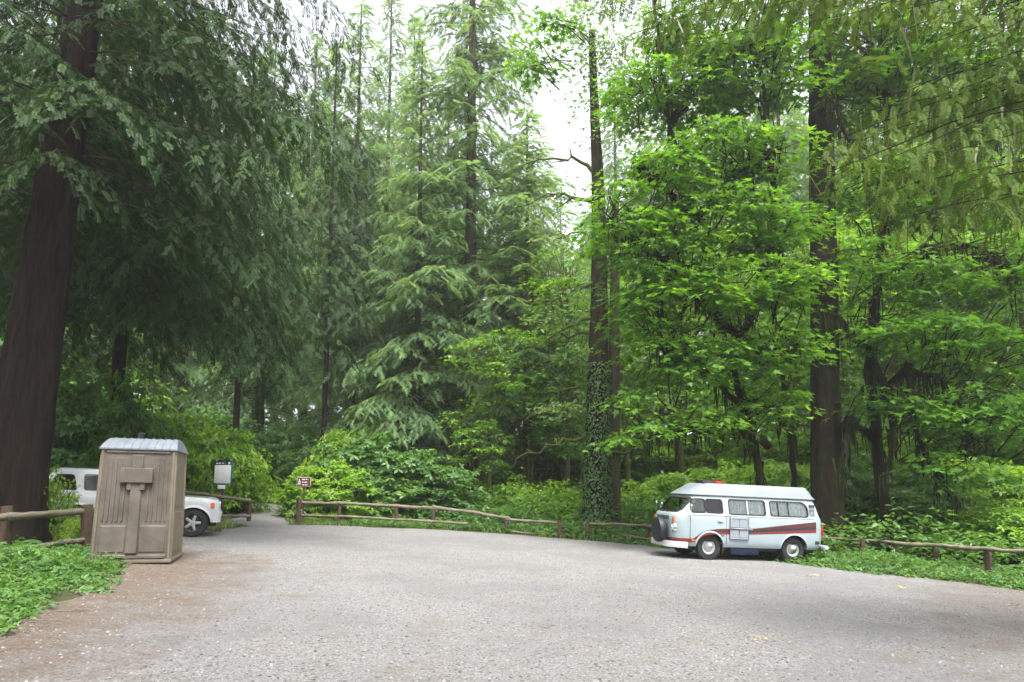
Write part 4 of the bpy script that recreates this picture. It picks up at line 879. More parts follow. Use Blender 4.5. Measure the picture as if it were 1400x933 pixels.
def temp(bm):
    bmesh.ops.recalc_face_normals(bm, faces=bm.faces[:]); me = bpy.data.meshes.new('t'); bm.to_mesh(me); bm.free(); return link('t', me)
def cut(obj, cutters):
    for c in cutters:
        m = obj.modifiers.new('b', 'BOOLEAN'); m.operation = 'DIFFERENCE'; m.object = c; m.solver = 'EXACT'
    dg = bpy.context.evaluated_depsgraph_get(); dg.update(); me = bpy.data.meshes.new_from_object(obj.evaluated_get(dg))
    mats = list(obj.data.materials); obj.modifiers.clear(); obj.data = me; me.materials.clear()
    for m_ in mats: me.materials.append(m_)
    me.polygons.foreach_set('material_index', np.zeros(len(me.polygons), np.int32))
    for p in me.polygons: p.use_smooth = True
    try: me.set_sharp_from_angle(angle=rad(28))
    except Exception: pass
    for c in cutters: bpy.data.objects.remove(c, do_unlink=True)
def on_ground(t, x, y, yaw, s=1.0):
    n = Vector((0.045 * s, -0.01 * s, 1)).normalized(); f = Vector((math.cos(yaw), math.sin(yaw), 0)); f = (f - f.dot(n) * n).normalized(); l = n.cross(f)
    M = Matrix((f, l, n)).transposed(); t.rotation_euler = M.to_euler(); t.location = (x, y, plane_z(x, y) + .014)
def tyre(parent, x, y, r, wd, rimr, kind):
    bm = bmesh.new(); h = wd / 2; s = 1 if y > 0 else -1
    lathe(bm, [(rimr - .02, -h * .8), (rimr, -h), (r * .93, -h), (r, -h * .7), (r, h * .7), (r * .93, h), (rimr, h), (rimr - .02, h * .8)], (0, 0, 0), caps=False)
    wl = link('wheel', bpy.data.meshes.new('w'), parent); bmesh.ops.recalc_face_normals(bm, faces=bm.faces[:]); bm.to_mesh(wl.data); bm.free(); wl.data.materials.append(MATS['rubber']); wl.location = (x, y, r)
    for p in wl.data.polygons: p.use_smooth = True
    wl.data.set_sharp_from_angle(angle=rad(35))
    bm = bmesh.new()
    if kind == 'hubcap':
        lathe(bm, [(rimr, s * h * .95), (rimr * .93, s * h * .75), (rimr * .62, s * h * .55), (rimr * .6, s * h * .62)], (0, 0, 0), caps=False); bmesh_obj('rim', bm, 'silver_paint', wl, 30)
        bm = bmesh.new(); lathe(bm, [(rimr * .6, s * h * .62), (rimr * .55, s * h * .9), (rimr * .3, s * h * 1.08), (rimr * .02, s * h * 1.12)], (0, 0, 0)); bmesh_obj('hubcap', bm, 'chrome', wl, 40)
    else:
        lathe(bm, [(rimr, s * h * .95), (rimr * .90, s * h * .85), (rimr * .88, s * h * .3), (rimr * .1, s * h * .25)], (0, 0, 0), caps=False); bmesh_obj('rim', bm, 'dark_metal', wl, 30)
        for k in range(5):
            a = 2 * math.pi * k / 5 + .3; bm = bmesh.new(); q = bx(bm, (-.045, s * h * .55 - .02, rimr * .12), (.045, s * h * .55 + .03, rimr * .93), .01)
            for v in q:
                f_ = 1 - .35 * v.co.z / rimr; v.co.x *= f_; v.co = Matrix.Rotation(a, 3, 'Y') @ v.co
            bmesh_obj('spoke', bm, 'car_white' if False else 'silver_paint', wl, 35)
        bm = bmesh.new(); lathe(bm, [(rimr * .26, s * h * .5), (rimr * .24, s * h * .85), (rimr * .02, s * h * .9)], (0, 0, 0)); bmesh_obj('hubcap', bm, 'silver_paint', wl, 40)
    return wl
# ================================================================== CAMPER VAN (x forward, y left, z up)
VB = Body([(.34, 2.02, -2.04, .80, .42, .30), (.42, 2.10, -2.10, .84, .42, .30), (.60, 2.13, -2.12, .86, .42, .30), (.90, 2.15, -2.12, .865, .42, .30), (1.12, 2.13, -2.10, .86, .42, .28), (1.17, 2.10, -2.09, .845, .42, .28), (1.19, 2.07, -2.08, .83, .42, .28),
           (1.30, 1.99, -2.05, .81, .42, .28), (1.45, 1.88, -2.01, .775, .42, .28), (1.60, 1.76, -1.96, .735, .40, .28), (1.66, 1.70, -1.93, .715, .38, .28)])
VT = Body([(1.655, 1.76, -1.99, .755, .40, .30), (1.675, 1.77, -2.00, .765, .40, .30), (1.70, 1.74, -1.98, .755, .40, .30), (1.715, 1.70, -1.95, .735, .38, .28), (1.85, 1.48, -1.87, .68, .34, .26), (1.96, 1.30, -1.80, .62, .3, .24), (1.985, 1.22, -1.76, .58, .26, .22)])
SW = [(1.33, 1.70, 1.22, 1.56, [.04, .10, .05, .04]), (.84, 1.29, 1.22, 1.56, [.04, .05, .06, .04]), (-.38, .65, 1.20, 1.575, .06), (-1.62, -.53, 1.20, 1.575, [.06, .06, .20, .07])]
def van():
    t = thing('camper_van', 'old white high-roofed camper van with brown, navy and red side stripes, parked at the right', 'camper van')
    bm = bmesh.new(); zs = [.34, .38, .42, .5, .6, .75, .9, 1.0, 1.12, 1.17, 1.19, 1.3, 1.45, 1.6, 1.66]; VB.solid(bm, zs); body = temp(bm); body.name = 'body'; body.parent = t; body.data.materials.append(MATS['van_white'])
    cs = []
    bm = bmesh.new(); VB.solid(bm, [.46, .9, 1.12, 1.19, 1.3, 1.45, 1.6, 1.63], inset=.035); cs.append(temp(bm))
    for (x0, x1, z0, z1, r_) in SW:
        bm = bmesh.new(); prism(bm, rrect(x0, x1, z0, z1, r_), lambda x, z: (x, -1.3, z), lambda x, z: (x, 1.3, z)); cs.append(temp(bm))
    bm = bmesh.new(); prism(bm, rrect(-.67, .67, 1.21, 1.585, .10), lambda y, z: (1.25, y, z), lambda y, z: (2.6, y, z)); cs.append(temp(bm))
    bm = bmesh.new(); prism(bm, rrect(-.55, .55, 1.22, 1.56, .08), lambda y, z: (-2.6, y, z), lambda y, z: (-1.7, y, z)); cs.append(temp(bm))
    for xw in (1.2, -1.2):
        bm = bmesh.new(); pts = [(xw + .385 * math.cos(a), .33 + .385 * math.sin(a)) for a in np.linspace(0, math.pi, 17)] + [(xw - .40, .2), (xw + .40, .2)]
        for sg in (-1, 1):
            bm2 = bmesh.new(); prism(bm2, pts, lambda x, z: (x, sg * .52, z), lambda x, z: (x, sg * 1.2, z)); cs.append(temp(bm2))
        bm.free()
    cut(body, cs)
    bm = bmesh.new(); VT.solid(bm); bmesh_obj('pop_top', bm, 'van_top', t, 30)
    bm = bmesh.new()                      # inner wheel housings and underbody
    bx(bm, (-1.95, -.58, .24), (1.85, .58, .36), .02); bmesh_obj('underbody', bm, 'black_plastic', t)
    for xw in (1.2, -1.2):
        for sg in (-1, 1):
            bm = bmesh.new(); bx(bm, (xw - .40, min(sg * .50, sg * .53), .34), (xw + .40, max(sg * .50, sg * .53), .74)); bmesh_obj('wheel_housing', bm, 'black_plastic', t)
            tyre(t, xw, sg * .70, .33, .19, .20, 'hubcap')
            bm = bmesh.new(); a_ = [(.385 + .035) , .385]; an = np.linspace(-.12, math.pi + .12, 20)
            for i in range(19):
                q = []
                for k, rr_ in ((i, .385), (i, .43), (i + 1, .43), (i + 1, .385)):
                    x = xw + rr_ * math.cos(an[k]); z = max(.34, .33 + rr_ * math.sin(an[k])); q.append((x, z, rr_))
                lo = [bm.verts.new((x, sg * (VB.side(z) + (.016 if rr_ < .4 else .001)), z)) for x, z, rr_ in q]
                try: bm.faces.new(lo)
                except ValueError: pass
            bmesh.ops.remove_doubles(bm, verts=bm.verts, dist=.0005); bmesh_obj('arch_lip', bm, 'van_white', t, 40)
    # windows: rubber frame with a pane each, on both sides
    for sg in (1, -1):
        for i, (x0, x1, z0, z1, r_) in enumerate(SW):
            o = rrect(x0 - .018, x1 + .018, z0 - .018, z1 + .018, [q + .015 for q in r_] if isinstance(r_, list) else r_ + .015); n_ = rrect(x0 + .012, x1 - .012, z0 + .012, z1 - .012, r_)
            bm = bmesh.new(); ring_prism(bm, o, n_, lambda x, z: (x, sg * (VB.side(z) + .009), z), lambda x, z: (x, sg * (VB.side(z) - .02), z)); w_ = bmesh_obj('window', bm, 'rubber', t)
            bm = bmesh.new(); prism(bm, rrect(x0, x1, z0, z1, r_), lambda x, z: (x, sg * (VB.side(z) - .004), z), lambda x, z: (x, sg * (VB.side(z) - .009), z)); bmesh_obj('pane', bm, 'tinted_glass' if i == 1 and sg == 1 else 'clear_glass', w_)
            div = {2: [.13], 3: [-.76, -1.06]}.get(i, [])
            for dx in div: bm = bmesh.new(); prism(bm, [(dx - .014, z0), (dx + .014, z0), (dx + .014, z1), (dx - .014, z1)], lambda x, z: (x, sg * (VB.side(z) + .006), z), lambda x, z: (x, sg * (VB.side(z) - .018), z)); bmesh_obj('divider', bm, 'chrome' if i == 2 else 'rubber', w_)
            if i >= 2:
                bm = bmesh.new(); n = 60; xs_ = np.linspace(x0 + .01, x1 - .01, n); vs = []
                for k, x in enumerate(xs_): off = .05 + .018 * math.sin(k * 1.25) + .008 * math.sin(k * 3.1); vs.append((bm.verts.new((x, sg * (VB.side(z0 - .03) - off), z0 - .03)), bm.verts.new((x, sg * (VB.side(z1 + .02) - off), z1 + .02))))
                for a, b in zip(vs[:-1], vs[1:]): bm.faces.new((a[0], b[0], b[1], a[1]))
                bmesh_obj('curtain', bm, 'curtain', t, 60)
    for nm, fxx, y_, (z0, z1), rr_, sgx in (('windshield', VB.fx, .67, (1.21, 1.585), .10, 1), ('rear_window', VB.rx, .55, (1.22, 1.56), .08, -1)):
        o = rrect(-y_ - .02, y_ + .02, z0 - .02, z1 + .02, rr_ + .02, 6); n_ = rrect(-y_ + .012, y_ - .012, z0 + .012, z1 - .012, rr_, 6)
        def dense(p):
            q = []
            for a, b in zip(p, p[1:] + p[:1]):
                k = max(1, int(abs(a[0] - b[0]) / .08))
                if abs(a[0] - b[0]) > .5: k = 14
                for j in range(k): q.append((a[0] + (b[0] - a[0]) * j / k, a[1] + (b[1] - a[1]) * j / k))
            return q
        bm = bmesh.new(); ring_prism(bm, dense(o), dense(n_), lambda y, z: (fxx(y, z) + sgx * .009, y * 1.0, z), lambda y, z: (fxx(y, z) - sgx * .02, y, z)); w_ = bmesh_obj(nm, bm, 'rubber', t)
        bm = bmesh.new(); G_ = []
        for z in np.linspace(z0, z1, 5): G_.append([bm.verts.new((fxx(y, z) - sgx * .006, y, z)) for y in np.linspace(-y_, y_, 17)])
        for a, b in zip(G_[:-1], G_[1:]):
            for k in range(16): bm.faces.new((a[k], a[k + 1], b[k + 1], b[k]))
        bmesh_obj('pane', bm, 'clear_glass', w_, 60)
    # stripes laid on the skin
    def strip(name, pts, mat, off=.0035, sg=1):
        """pts: (x or plan parameter, z low, z high); x beyond the nose continues round the corner"""
        bm = bmesh.new(); vs = []
        for p, zl, zh in pts:
            row = []
            for z in (zl, (zl + zh) / 2, zh):
                xf, xr, w_, rf, rr = VB.at(z); e = xf - rf
                if p <= e: q = (p, sg * (w_ + off))
                else:
                    s_ = p - e; arc = rf * math.pi / 2
                    if s_ < arc: a = s_ / rf; q = (e + (rf + off) * math.sin(a), sg * (w_ - rf + (rf + off) * math.cos(a)))
                    else: q = (xf + off, sg * (w_ - rf - (s_ - arc)))
                row.append(bm.verts.new((q[0], q[1], z)))
            vs.append(row)
        for a, b in zip(vs[:-1], vs[1:]):
            for k in (0, 1): bm.faces.new((a[k], b[k], b[k + 1], a[k + 1]))
        return bmesh_obj(name, bm, mat, t, 50)
    for sg in (1, -1):
        X_ = list(np.linspace(-1.83, .68, 12))
        def ln(x, a, b, xa=-1.83, xb=.15): q = (x - xa) / (xb - xa); return a + (b - a) * q
        strip('stripe', [(x, ln(x, .955, .775), ln(x, 1.08, .825)) for x in np.linspace(-1.83, .15, 9)], 'stripe_brown', sg=sg)
        strip('stripe', [(x, ln(x, .885, .73), ln(x, .955, .775)) for x in np.linspace(-1.83, .15, 9)], 'stripe_navy', sg=sg)
        strip('stripe', [(x, ln(x, .795, .685), ln(x, .885, .73)) for x in np.linspace(-1.83, .15, 9)], 'stripe_red', sg=sg)
        F_0 = [(.15, .685, .825), (.66, .675, .815), (.85, .675, .815), (1.0, .672, .805), (1.2, .655, .775), (1.36, .62, .735), (1.46, .56, .69), (1.54, .50, .63), (1.62, .455, .57), (1.70, .445, .535), (1.9, .445, .535), (2.1, .445, .535), (2.3, .445, .535), (2.5, .445, .535), (2.8, .445, .535)]
        pp_ = sorted(set([q[0] for q in F_0] + list(np.arange(1.0, 2.8, .045)))); F_ = [(p, float(np.interp(p, [q[0] for q in F_0], [q[1] for q in F_0])), float(np.interp(p, [q[0] for q in F_0], [q[2] for q in F_0]))) for p in pp_]
        strip('stripe', [(p, a, a + (b - a) * .42) for p, a, b in F_ if p < 1.65] + [(p, a, b) for p, a, b in F_ if p > 1.65], 'stripe_red', sg=sg)
        strip('stripe', [(p, a + (b - a) * .42, b) for p, a, b in F_ if p < 1.65] + [(1.68, .53, .54)], 'stripe_brown', sg=sg)
        for k in range(6): pass
        bm = bmesh.new()                                   # belt moulding
        for a, b in zip(np.linspace(-1.8, 1.7, 20)[:-1], np.linspace(-1.8, 1.7, 20)[1:]): bx(bm, (a, sg * .855 - .008, 1.142), (b, sg * .855 + .008, 1.156))
        bmesh_obj('belt_moulding', bm, 'van_top', t)
        for xd in (.75, 1.76): box('door_gap', (xd - .004, sg * .862 - .006, .42), (xd + .004, sg * .862 + .006, 1.15), 'dark_metal', t, 0)
        box('door_handle', (.86, sg * .875 - .014, .985), (1.0, sg * .875 + .014, 1.01), 'chrome', t, .006)
        # air intake louvres behind the rear window
        lv = box('air_intake', (-1.82, sg * .795 - .022, 1.235), (-1.67, sg * .795 + .008, 1.53), 'black_plastic', t, .004, Matrix.Translation((0, 0, 0)))
        for k in range(8):
            z = 1.25 + k * .036; box('slat', (-1.825, sg * (VB.side(z) + .012) - .012, z), (-1.665, sg * (VB.side(z) + .012) + .012, z + .018), 'van_white', lv, .003)
        lv.parent = t
    box('side_reflector', (-1.93, .82, .50), (-1.80, .862, .58), 'black_plastic', t, .01); box('side_marker', (1.60, .845, .475), (1.72, .873, .51), 'amber', t, .006)
    # fitted frame of four little panels on the near side
    pf = thing('utility_hatch', None, None); del_ = pf; bm = bmesh.new()
    def ys(z): return VB.side(z) + .012
    x0, x1, z0, z1 = .14, .66, .56, 1.12; ring_prism(bm, rrect(x0, x1, z0, z1, .01, 1), rrect(x0 + .03, x1 - .03, z0 + .03, z1 - .03, .005, 1), lambda x, z: (x, ys(z) + .012, z), lambda x, z: (x, ys(z) - .015, z)); hf = bmesh_obj('hatch_frame', bm, 'van_white', t)
    bpy.data.objects.remove(pf)
    for (a, b, c, d) in ((x0 + .035, .39, .865, z1 - .04), (.41, x1 - .035, .865, z1 - .04), (x0 + .035, .39, z0 + .04, .80), (.41, x1 - .035, z0 + .04, .80)):
        bm = bmesh.new(); prism(bm, [(a, c), (b, c), (b, d), (a, d)], lambda x, z: (x, ys(z) + .002, z), lambda x, z: (x, ys(z) - .01, z)); bmesh_obj('hatch_panel', bm, 'hatch_white', hf)
    box('hatch_rail', (x0 - .02, .865, .815), (x1 + .02, .900, .845), 'chrome', hf, .003)
    for a in ((x0 - .008, x0 + .004), (x1 - .004, x1 + .008)): box('hatch_edge', (a[0], .868, z0 - .005), (a[1], .893, z1 + .005), 'dark_metal', hf, 0)
    box('hatch_edge', (x0, .868, z0 - .012), (x1, .893, z0 - .002), 'dark_metal', hf, 0); box('fuel_flap', (.02, .862, .80), (.12, .880, .92), 'silver_paint', t, .01)
    # front: bumper, lamps, grille, emblem, spare wheel
    bm = bmesh.new(); Q = []
    for k in range(25):
        p = -1.0 + 2.0 * k / 24; a = p * .80
        y = .90 * math.sin(a * math.pi / 2) / math.sin(.8 * math.pi / 2); x = 2.27 - .34 * max(0, abs(y) - .45) ** 2 / .2
        Q.append([bm.verts.new((x - d, y * (1 - d * .1), z)) for d, z in ((.0, .30), (.0, .44), (.09, .45), (.09, .29))])
    for a, b in zip(Q[:-1], Q[1:]):
        for k in range(4): bm.faces.new((a[k], b[k], b[(k + 1) % 4], a[(k + 1) % 4]))
    bm.faces.new(Q[0]); bm.faces.new(Q[-1][::-1]); bmesh_obj('front_bumper', bm, 'car_white', t, 40)
    box('rear_bumper', (-2.25, -.80, .34), (-2.14, .80, .46), 'car_white', t, .03); box('bumper_mount', (-2.16, -.6, .36), (-2.05, .6, .42), 'dark_metal', t)
    for sg in (1, -1):
        bm = bmesh.new(); lathe(bm, [(.115, -.06), (.115, .02), (.095, .035), (.09, .02)], (2.115, sg * .60, .80), 'x', 24); hl = bmesh_obj('headlight', bm, 'chrome', t, 35)
        bm = bmesh.new(); lathe(bm, [(.09, .0), (.075, .035), (.04, .05), (.003, .055)], (2.115, sg * .60, .80), 'x', 24); bmesh_obj('lens', bm, 'lens_glass', hl, 60)
        box('turn_signal', (2.06, sg * .60 - .05, .965), (2.135, sg * .60 + .05, 1.075), 'amber', t, .012)
        box('tail_light', (-2.12, sg * .70 - .05, .72), (-2.08, sg * .70 + .05, .98), 'red_lens', t, .012)
    gr = box('front_grille', (2.09, -.42, .99), (2.145, .42, 1.10), 'van_white', t, .01)
    for k in range(5): box('slat', (2.14, -.40, 1.00 + k * .02), (2.152, .40, 1.008 + k * .02), 'black_plastic', gr, 0)
    # round emblem of two stacked chevrons on the nose
    bm = bmesh.new(); c_ = [(.15 * math.cos(a), .15 * math.sin(a)) for a in np.linspace(0, 6.283, 33)[:-1]]; ci = [(.128 * math.cos(a), .128 * math.sin(a)) for a in np.linspace(0, 6.283, 33)[:-1]]
    ring_prism(bm, c_, ci, lambda y, z: (2.168, y, z + .86), lambda y, z: (2.145, y, z + .86)); em = bmesh_obj('emblem', bm, 'chrome', t)
    for L_ in ([(-.055, .115), (0, .015), (.055, .115)], [(-.12, .03), (-.065, -.11), (0, .0), (.065, -.11), (.12, .03)]):
        for (a, b) in zip(L_[:-1], L_[1:]):
            d = Vector((b[0] - a[0], b[1] - a[1])).normalized() * .002; nrm = Vector((-d.y, d.x)).normalized() * .011; bm = bmesh.new()
            prism(bm, [(a[0] + nrm.x, a[1] + nrm.y), (b[0] + nrm.x, b[1] + nrm.y), (b[0] - nrm.x, b[1] - nrm.y), (a[0] - nrm.x, a[1] - nrm.y)], lambda y, z: (2.165, y, z + .86), lambda y, z: (2.146, y, z + .86)); bmesh_obj('letter_stroke', bm, 'chrome', em)
    bm = bmesh.new(); lathe(bm, [(.02, -.10), (.30, -.10), (.325, -.06), (.33, .04), (.31, .085), (.25, .10), (.02, .105)], (2.31, .14, .71), 'x', 36); bmesh_obj('spare_wheel', bm, 'cover_vinyl', t, 40)
    box('spare_bracket', (2.16, -.05, .36), (2.27, .05, .80), 'dark_metal', t)
    for sg in (1, -1):
        a = Acc(); zz = np.array([(1.78, sg * .80, 1.18), (1.80, sg * .92, 1.20), (1.80, sg * .95, 1.28)]); a.tube(zz, [.008] * 3, 6); mr = link('mirror_arm', a.mesh('m', MATS['chrome']), t)
        bm = bmesh.new(); lathe(bm, [(.02, -.03), (.065, -.02), (.085, 0), (.085, .012), (.002, .014)], (0, 0, 0), 'x', 20)
        for v in bm.verts: v.co = Matrix.Rotation(math.radians(180), 3, 'Z') @ Vector((v.co.x, v.co.y * .75, v.co.z * 1.25)) + Vector((1.80, sg * .965, 1.33))
        bmesh_obj('mirror', bm, 'chrome', t, 40)
        a = Acc(); yy = sg * .12; a.tube(np.array([(VB.fx(yy, 1.19) + .02, yy, 1.18), (VB.fx(yy + sg * .2, 1.25) + .02, yy + sg * .2, 1.25), (VB.fx(yy + sg * .42, 1.32) + .02, yy + sg * .42, 1.33)]), [.008, .006, .005], 4); link('wiper', a.mesh('w', MATS['rubber']), t)
    bm = bmesh.new(); lathe(bm, [(.01, -.02), (.13, -.02), (.15, 0), (.15, .02), (.005, .03)], (2.02, -.88, 1.36), 'x', 20); bmesh_obj('blind_spot_mirror', bm, 'chrome', t, 40)
    # cab and living space
    for sg in (1, -1):
        box('front_seat', (.72, sg * .42 - .24, .70), (1.22, sg * .42 + .24, .90), 'seat_vinyl', t, .05); box('seat_back', (.62, sg * .42 - .23, .88), (.78, sg * .42 + .23, 1.34), 'seat_vinyl', t, .05)
    bm = bmesh.new(); r_ = Matrix.Translation((1.52, .40, 1.14)) @ Matrix.Rotation(math.radians(-62), 4, 'Y'); 
    a = Acc(); an = np.linspace(0, 2 * math.pi, 25); P = np.array([(r_ @ Vector((.2 * math.cos(q), .2 * math.sin(q), 0)))[:] for q in an]); a.tube(P, [.012] * 25, 6); bm.free(); link('steering_wheel', a.mesh('s', MATS['rubber'], True), t)
    box('dashboard', (1.62, -.74, .95), (1.90, .74, 1.14), 'black_plastic', t, .03); box('cabin_floor', (-1.9, -.78, .47), (1.8, .78, .52), 'dark_interior', t, 0); box('cabinet', (-1.85, -.74, .52), (.05, -.30, 1.15), 'seat_vinyl', t, .01)
    # under the sill: navy tank, tail pipe
    box('water_tank', (-.30, .30, .14), (.52, .66, .34), 'navy_paint', t, .04); box('engine_cover', (-2.0, -.35, .18), (-1.55, .35, .34), 'dark_metal', t, .05)
    box('mud_flap', (.80, .62, .20), (.83, .80, .42), 'black_plastic', t, .004)
    # driver door awning hook
    a = Acc(); a.tube(np.array([(.93, .872, .70), (.87, .885, .62), (.80, .872, .70)]), [.008] * 3, 5); link('hook', a.mesh('h', MATS['dark_metal']), t)
    # roof load
    bm = bmesh.new(); bx(bm, (.93, .05, 1.985), (1.25, .50, 2.035), .02); rl = bmesh_obj('roof_rack', bm, 'black_plastic', t)
    bm = bmesh.new(); bx(bm, (1.02, .0, 2.035), (1.22, .40, 2.075), .015); bmesh_obj('folded_strap', bm, 'black_plastic', rl)
    box('vent_cover', (.66, .10, 1.984), (.90, .50, 2.045), 'red_fabric', t, .02)
    A = gnd(969, 766.5); yaw = rad(190.5); lft = np.array((-math.sin(yaw), math.cos(yaw))); fw = np.array((math.cos(yaw), math.sin(yaw)))
    c = A[:2] - lft * .79 - fw * 1.2; on_ground(t, c[0], c[1], yaw); t.location.z -= 0.004
    return t
VAN = van()
# ================================================================== WHITE OFF-ROAD CAR (x forward)
CBY = Body([(.40, 2.12, -2.15, .86, .30, .20), (.50, 2.12, -2.22, .90, .42, .22), (.66, 2.15, -2.25, .92, .44, .22), (.72, 2.10, -2.20, .915, .34, .22), (.90, 2.07, -2.18, .91, .34, .22), (1.0, 2.03, -2.17, .89, .34, .22), (1.045, 1.88, -2.16, .87, .30, .22), (1.09, 1.05, -2.15, .86, .25, .22), (1.11, .82, -2.14, .85, .22, .22),
            (1.25, .58, -2.08, .82, .22, .22), (1.5, .22, -1.98, .755, .2, .22), (1.62, .02, -1.93, .72, .2, .22), (1.69, -.15, -1.85, .68, .2, .2), (1.715, -.35, -1.7, .60, .2, .2)])
def suv():
    t = thing('parked_car', 'white off-road car facing right, half hidden behind the portable toilet', 'car')
    bm = bmesh.new(); CBY.solid(bm, [.40, .5, .66, .72, .8, .9, 1.0, 1.045, 1.07, 1.09, 1.11, 1.25, 1.4, 1.5, 1.62, 1.69, 1.715]); body = temp(bm); body.name = 'body'; body.parent = t; body.data.materials.append(MATS['car_white'])
    W = [(-.42, .35, 1.15, 1.57, -.85, .0), (-1.16, -.50, 1.15, 1.57, -.30, -.10), (-1.92, -1.30, 1.15, 1.55, -.28, .28)]
    def outl(w_, g=0.0):
        x0, x1, z0, z1, s1, s0 = w_; dz = z1 - z0; P = [(x0 - g, z0 - g), (x1 + g, z0 - g), (x1 + g + s1 * dz * (1 if w_ is not W[0] else 1), z1 + g), (x0 - g - s0 * dz * -1, z1 + g)]
        bmq = []
        n = 4
        for i in range(n):
            a, b, c = np.array(P[i - 1]), np.array(P[i]), np.array(P[(i + 1) % n])
            for k in range(4):
                u = k / 3; q0 = b + (a - b) / np.linalg.norm(a - b) * .06 * (1 - u) ** 2 + (c - b) / np.linalg.norm(c - b) * .06 * u ** 2; bmq.append(tuple(q0))
        return bmq
    cs = []
    bm = bmesh.new(); CBY.solid(bm, [.55, .7, .9, .98], inset=.05); 
    bm.free()
    bm = bmesh.new()
    for w_ in W:
        for sg in (-1, 1):
            b2 = bmesh.new(); prism(b2, outl(w_), lambda x, z: (x, sg * (CBY.side(z) - .03), z), lambda x, z: (x, sg * 1.3, z)); cs.append(temp(b2))
    bm.free()
    for xw in (1.42, -1.27):
        for sg in (-1, 1):
            b2 = bmesh.new(); pts = [(xw + .44 * math.cos(a), .38 + .42 * math.sin(a)) for a in np.linspace(0, math.pi, 15)] + [(xw - .44, .2), (xw + .44, .2)]
            prism(b2, pts, lambda x, z: (x, sg * .58, z), lambda x, z: (x, sg * 1.2, z)); cs.append(temp(b2))
    cut(body, cs)
    for sg in (-1, 1):
        for w_ in W:
            bm = bmesh.new(); prism(bm, outl(w_, -.004), lambda x, z: (x, sg * (CBY.side(z) - .012), z), lambda x, z: (x, sg * (CBY.side(z) - .028), z)); bmesh_obj('side_window', bm, 'black_glass', t)
        for xw in (1.42, -1.27):
            tyre(t, xw, sg * .775, .375, .24, .235, 'alloy'); bm = bmesh.new(); bx(bm, (xw - .46, min(sg * .56, sg * .585), .38), (xw + .46, max(sg * .56, sg * .585), .84)); bmesh_obj('wheel_housing', bm, 'black_plastic', t)
            bm = bmesh.new(); an = np.linspace(-.1, math.pi + .1, 18)
            for i in range(17): bm.faces.new([bm.verts.new((xw + rr_ * math.cos(an[k]), sg * (CBY.side(max(.41, .38 + rr_ * .95 * math.sin(an[k]))) + (.022 if rr_ < .46 else .002)), max(.41, .38 + rr_ * .95 * math.sin(an[k])))) for k, rr_ in ((i, .438), (i, .50), (i + 1, .50), (i + 1, .438))])
            bmesh.ops.remove_doubles(bm, verts=bm.verts, dist=.0005); bmesh_obj('arch_trim', bm, 'car_white', t, 40)
        box('headlight', (1.93, sg * .62 - .14, .80), (2.06, sg * .62 + .12, .95), 'lens_glass', t, .03)
        bm = bmesh.new(); prism(bm, rrect(1.83, 1.93, .78, .93, .015, 2), lambda x, z: (x, sg * (CBY.side(z) + .008), z), lambda x, z: (x, sg * (CBY.side(z) - .02), z))
        for v in bm.verts: v.co.y -= sg * max(0, v.co.x - 1.80) ** 2 * 1.6
        bmesh_obj('corner_lamp', bm, 'red_lens' if False else 'amber_red', t)
        box('side_moulding', (-.85, sg * .925 - .012, .62), (.85, sg * .925 + .012, .70), 'car_white', t, .008); box('door_gap', (-.44, sg * .912 - .006, .55), (-.432, sg * .912 + .002, 1.1), 'dark_metal', t, 0); box('door_gap', (.72, sg * .905 - .006, .55), (.728, sg * .905 + .006, 1.08), 'dark_metal', t, 0)
        box('door_mirror', (.52, sg * 1.0 - .10, 1.08), (.62, sg * 1.0 + .10, 1.22), 'car_white', t, .03); box('door_handle', (-.70, sg * .915 - .015, .98), (-.52, sg * .915 + .012, 1.01), 'car_white', t, .006)
        box('roof_rail', (-1.75, sg * .58 - .015, 1.72), (-.25, sg * .58 + .015, 1.75), 'black_plastic', t, .01)
    ws = bmesh.new(); Gd = []
    for z in np.linspace(1.14, 1.60, 5): Gd.append([ws.verts.new((CBY.fx(y, z) + .006, y, z)) for y in np.linspace(-CBY.side(z) + .14, CBY.side(z) - .14, 9)])
    for a, b in zip(Gd[:-1], Gd[1:]):
        for k in range(8): ws.faces.new((a[k], a[k + 1], b[k + 1], b[k]))
    bmesh_obj('windshield', ws, 'black_glass', t, 60)
    g = box('front_grille', (2.03, -.42, .78), (2.09, .42, .95), 'car_white', t, .015)
    for k in range(7): box('grille_slot', (2.088, -.39 + k * .12, .80), (2.096, -.33 + k * .12, .93), 'black_plastic', g, .002)
    box('lower_bumper', (1.80, -.70, .30), (2.02, .70, .42), 'black_plastic', t, .03); box('underbody', (-2.0, -.6, .28), (1.9, .6, .42), 'black_plastic', t, .02); box('fog_lamp', (2.0, -.70, .50), (2.06, -.58, .58), 'lens_glass', t, .02)
    A = gnd(264.5, 735.5); yaw = rad(24); fw = np.array((math.cos(yaw), math.sin(yaw))); lft = np.array((-fw[1], fw[0])); c = A[:2] + lft * .88 - fw * 1.42; on_ground(t, c[0], c[1], yaw); t.scale = (.96, .96, .95); return t
simple('black_glass', (0.012, 0.013, 0.016), .06, .6, var=0); simple('amber_red', (0.55, 0.07, 0.04), .25)
SUV = suv()
